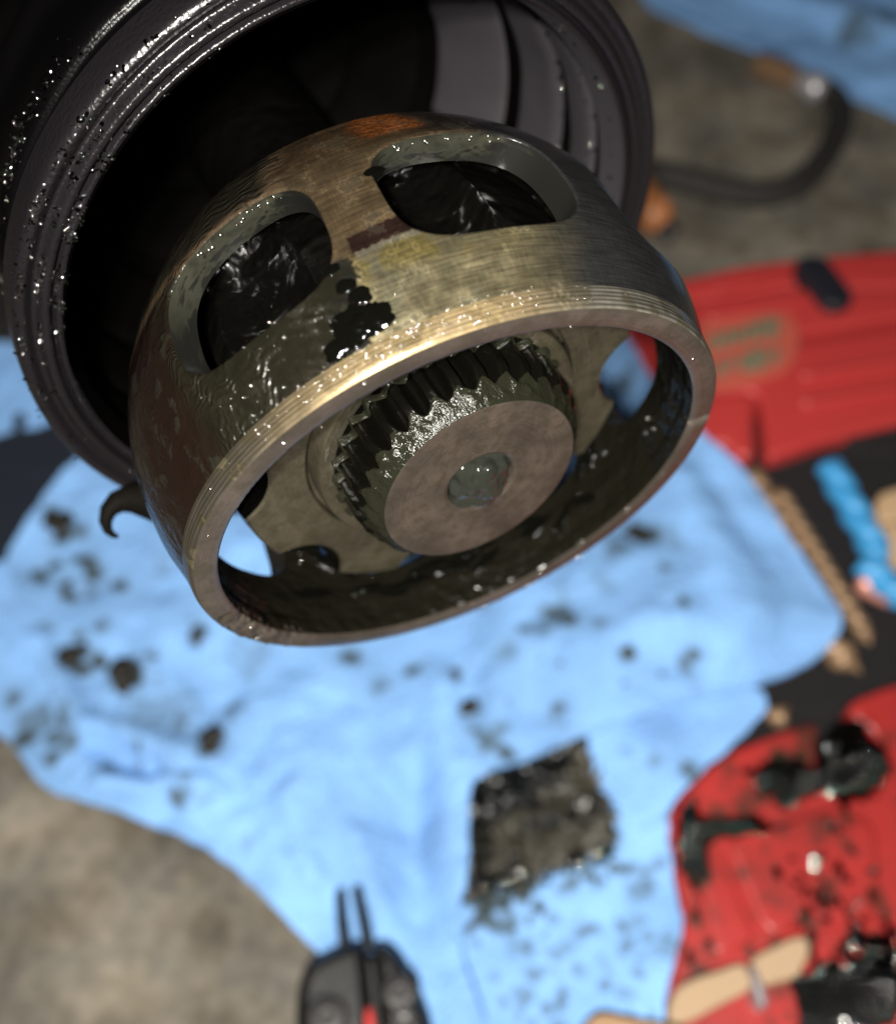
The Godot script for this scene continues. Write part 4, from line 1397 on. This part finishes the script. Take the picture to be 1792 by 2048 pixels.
func cage_glints(c: Node3D) -> void:
	# mirror-metal beads added to glint like oil on the cage and its rim
	var s := SphereMesh.new()
	s.radius = 1.0
	s.height = 2.0
	s.radial_segments = 14
	s.rings = 8
	var xs := []
	var on := func(r: float, phi: float, z: float, k: float):
		var a := deg_to_rad(phi)
		xs.append(Transform3D(Basis.from_scale(Vector3.ONE * k * MM), Vector3(cos(a) * r, sin(a) * r, z) * MM))
	for k in 260: # along the bright band
		var z := rng.randf_range(10.6, 13.6)
		on.call(31.72 if z > 11.1 else sqrt(33.5 * 33.5 - z * z), rng.randfn(0.0, 14.0), z, rng.randf_range(0.04, 0.13))
	for k in 22: # inner rim edge and bore, all round
		on.call(rng.randf_range(28.4, 31.0), rng.randf_range(-180, 180), 13.66, rng.randf_range(0.08, 0.2))
	for k in 60:  # lower outer edge
		on.call(31.3, rng.randfn(190.0, 14.0), rng.randf_range(12.8, 13.6), rng.randf_range(0.08, 0.2))
	for k in 420: # wet lower edge
		var phi := 180.0 + rng.randfn() * 14.0
		xs.append(facet(Vector3(cos(deg_to_rad(phi)) * 31.1, sin(deg_to_rad(phi)) * 31.1, 13.45) * MM, Vector3(0.6, 0.1, 0.7), 0.6, 0.06 + 0.14 * pow(rng.randf(), 2.0), 0.45))
	for k in 56: # inside wall
		var z := rng.randf_range(-10.0, 9.0)
		var phi := rng.randf_range(120, 260)
		if absf(fposmod(phi - 19.2 + 22.5, 45.0) - 22.5) > 18.0 or z > 5.0:
			on.call(sqrt(29.9 * 29.9 - z * z), phi, z, rng.randf_range(0.08, 0.22))
	for k in 44: # window edges
		var w: float = [19.2, -25.8][k % 2]
		var f := rng.randf_range(-16.5, 16.5)
		on.call(rng.randf_range(30.5, 31.3), w + f, -10.7 + 1.2 * pow(absf(f) / 16.5, 4.0), rng.randf_range(0.08, 0.2))
	for k in 34: # loose ones on the sphere
		var z := rng.randf_range(4.0, 11.0)
		on.call(sqrt(33.5 * 33.5 - z * z), rng.randf_range(-5.0, 35.0), z, rng.randf_range(0.07, 0.18))
	var mm := MultiMesh.new()
	mm.transform_format = MultiMesh.TRANSFORM_3D
	mm.mesh = s
	mm.instance_count = xs.size()
	for i in xs.size():
		mm.set_instance_transform(i, xs[i])
	var o := MultiMeshInstance3D.new()
	o.name = "glint_bead"
	o.multimesh = mm
	o.material_override = M.bead
	c.add_child(o, true)
	tag(o, "", "", "", "stuff")


func boot() -> void:
	var f := frame(MOUTH, MOUTH_AX)
	var t := thing("rubber_boot", "black ribbed rubber boot slid back from the joint, mouth open to the lens", "rubber boot", f)
	var n := 240
	var inner := [Vector2(0.0, 38.7), Vector2(-1.0, 38.5), Vector2(-4.0, 37.6), Vector2(-4.4, 37.8), Vector2(-5.0, 39.8), Vector2(-6.2, 40.0), Vector2(-6.9, 39.2), Vector2(-7.8, 38.1), Vector2(-9.5, 37.7), Vector2(-12.0, 37.7), Vector2(-12.5, 38.2), Vector2(-13.2, 40.6), Vector2(-15.4, 40.6), Vector2(-16.2, 39.3), Vector2(-17.6, 38.0), Vector2(-20.0, 37.4), Vector2(-24.0, 36.6), Vector2(-24.8, 36.9),
		Vector2(-26.0, 39.0), Vector2(-29.5, 38.5), Vector2(-31.0, 36.2), Vector2(-40.0, 31.5), Vector2(-41.5, 32.0), Vector2(-43.0, 35.5), Vector2(-47.0, 35.0), Vector2(-49.0, 31.0), Vector2(-58.0, 25.0), Vector2(-60.0, 26.0), Vector2(-62.0, 28.5), Vector2(-65.0, 28.0), Vector2(-80.0, 18.0), Vector2(-100.0, 13.3)]
	var outer := [Vector2(-100.0, 13.3), Vector2(-100.5, 15.8), Vector2(-82.0, 20.5), Vector2(-66.0, 31.0), Vector2(-63.0, 31.5), Vector2(-60.0, 31.0), Vector2(-49.0, 37.5), Vector2(-46.0, 39.0), Vector2(-43.0, 38.0), Vector2(-30.0, 41.3), Vector2(-27.0, 41.5), Vector2(-24.5, 40.6), Vector2(-20.0, 41.0), Vector2(-14.0, 42.6), Vector2(-11.5, 42.9), Vector2(-10.2, 42.4), Vector2(-9.6, 41.6), Vector2(-6.6, 41.5), Vector2(-6.0, 42.2), Vector2(-5.6, 43.4), Vector2(-5.0, 43.9)]
	var wav := noise(0.05, 17, 2)
	var skin := func(prof: Array, hard: bool, a0 := 0.0, a1 := 360.0, lift := 0.0) -> ArrayMesh:
		var mb := MB.new()
		# subdivide, so that the folds read round
		var pr := []
		for k in prof.size() - 1:
			var a: Vector2 = prof[maxi(k - 1, 0)]
			var b: Vector2 = prof[k]
			var c: Vector2 = prof[k + 1]
			var d: Vector2 = prof[mini(k + 2, prof.size() - 1)]
			for s in 3:
				pr.append(b.lerp(c, s / 3.0) if hard else b.cubic_interpolate(c, a, d, s / 3.0))
		pr.append(prof[prof.size() - 1])
		mb.grid(n, pr.size() - 1, func(i: int, j: int):
			var a := deg_to_rad(lerpf(a0, a1, float(i) / n))
			var q: Vector2 = pr[j]
			var r := q.y - lift + wav.get_noise_3d(cos(a) * 40, sin(a) * 40, q.x) * 0.5 * smoothstep(-6.0, -14.0, q.x)
			return Vector3(cos(a) * r, sin(a) * r, q.x))
		return mb.mesh(MM)
	put("bellows_lining", skin.call(inner, false), M.lining, t)
	for q in [[Vector2(-4.1, 37.7), Vector2(-5.4, 38.4), Vector2(-7.2, 38.75)], [Vector2(-12.2, 38.0), Vector2(-14.0, 38.7), Vector2(-16.4, 38.9)], [Vector2(-25.0, 37.2), Vector2(-27.5, 37.7), Vector2(-30.0, 37.3)], [Vector2(-40.5, 31.6), Vector2(-45.0, 33.0), Vector2(-49.2, 31.0)]]:  # dark rings set in the grooves of the lining
		var gm := MB.new()
		gm.lathe(q, 180)
		put("groove_ring", gm.mesh(MM), M.film, t)
	# black films paint in shade on the lining's left side and deep end
	put("shade_film", skin.call(inner, false, -42.0, 236.0, 0.3), M.film, t)
	put("shade_film", skin.call(inner.slice(22), false, 0.0, 360.0, 0.35), M.film, t)
	put("bellows", skin.call(outer, false), M.rubber, t)
	put("mouth_lip", skin.call([Vector2(-5.0, 43.9), Vector2(-2.5, 44.0), Vector2(-0.7, 43.9), Vector2(-0.1, 43.4), Vector2(0.0, 42.9), Vector2(-0.5, 42.3), Vector2(-0.9, 41.9), Vector2(-0.9, 41.5), Vector2(-0.4, 41.2), Vector2(0.25, 40.9), Vector2(0.35, 40.4), Vector2(0.0, 40.0), Vector2(-0.9, 39.8), Vector2(-0.9, 39.6), Vector2(-0.1, 39.3), Vector2(0.1, 39.0), Vector2(0.0, 38.7)], false), M.lip, t)
	# curled flap at the low left of the mouth
	var pts := []
	for q in [[345, 1010, 0.0], [300, 1000, 0.0], [262, 997, 0.5], [238, 1005, 1.0], [224, 1022, 1.5], [221, 1043, 2.0], [228, 1060, 2.5], [240, 1069, 3.0], [250, 1072, 3.2]]:
		var dist := 148.0
		pts.append(Vector3((q[0] - 896.0) / FOCAL * dist, -(q[1] - 1024.0) / FOCAL * dist, -dist + q[2]))
	var wd := [3.0, 2.6, 1.9, 1.5, 1.15, 0.85, 0.6, 0.42, 0.3]
	var mb := MB.new()
	var loc := []
	for q in pts:
		loc.append(f.affine_inverse() * world_at(q) / MM)
	mb.tube(loc, func(k): return wd[k], 12)
	put("curled_flap", mb.mesh(MM), M.flap, t)
	# bright facets added for glints along the ridges of the mouth
	var xs := []
	for k in 2300:
		var a := deg_to_rad(rng.randfn(42.0, 22.0) if k < 2700 else rng.randf_range(-130.0, 130.0))
		var r: float = [43.7, 43.0, 41.2, 40.7, 40.2, 39.2, 38.8][rng.randi() % 7] + rng.randfn() * 0.25
		var cl := sin(a * 31.0) + sin(a * 53.0 + r) + rng.randfn() * 0.8
		if cl < -0.2:
			continue
		var p := Vector3(cos(a) * r, sin(a) * r, rng.randf_range(-0.3, 0.15)) * MM
		xs.append(facet(p, Vector3(cos(a) * 0.2, sin(a) * 0.2, 1.0), 0.75, 0.06 + 0.22 * pow(rng.randf(), 3.0), 0.3))
	for k in 900:
		var a := deg_to_rad(rng.randfn(46.0, 18.0))
		var z := -12.0 + rng.randfn() * 1.0
		var p := Vector3(cos(a) * 42.75, sin(a) * 42.75, z) * MM
		xs.append(facet(p, Vector3(cos(a), sin(a), 0.4), 0.7, 0.06 + 0.16 * pow(rng.randf(), 2.0), 0.3))
	for k in 160:
		var a := deg_to_rad(rng.randf_range(-120, -50))
		xs.append(facet(Vector3(cos(a) * 38.0, sin(a) * 38.0, rng.randf_range(-16, -1)) * MM, Vector3(-cos(a), -sin(a), 0.8), 0.7, rng.randf_range(0.1, 0.3), 0.3))
	glints(t, xs, 0.42)
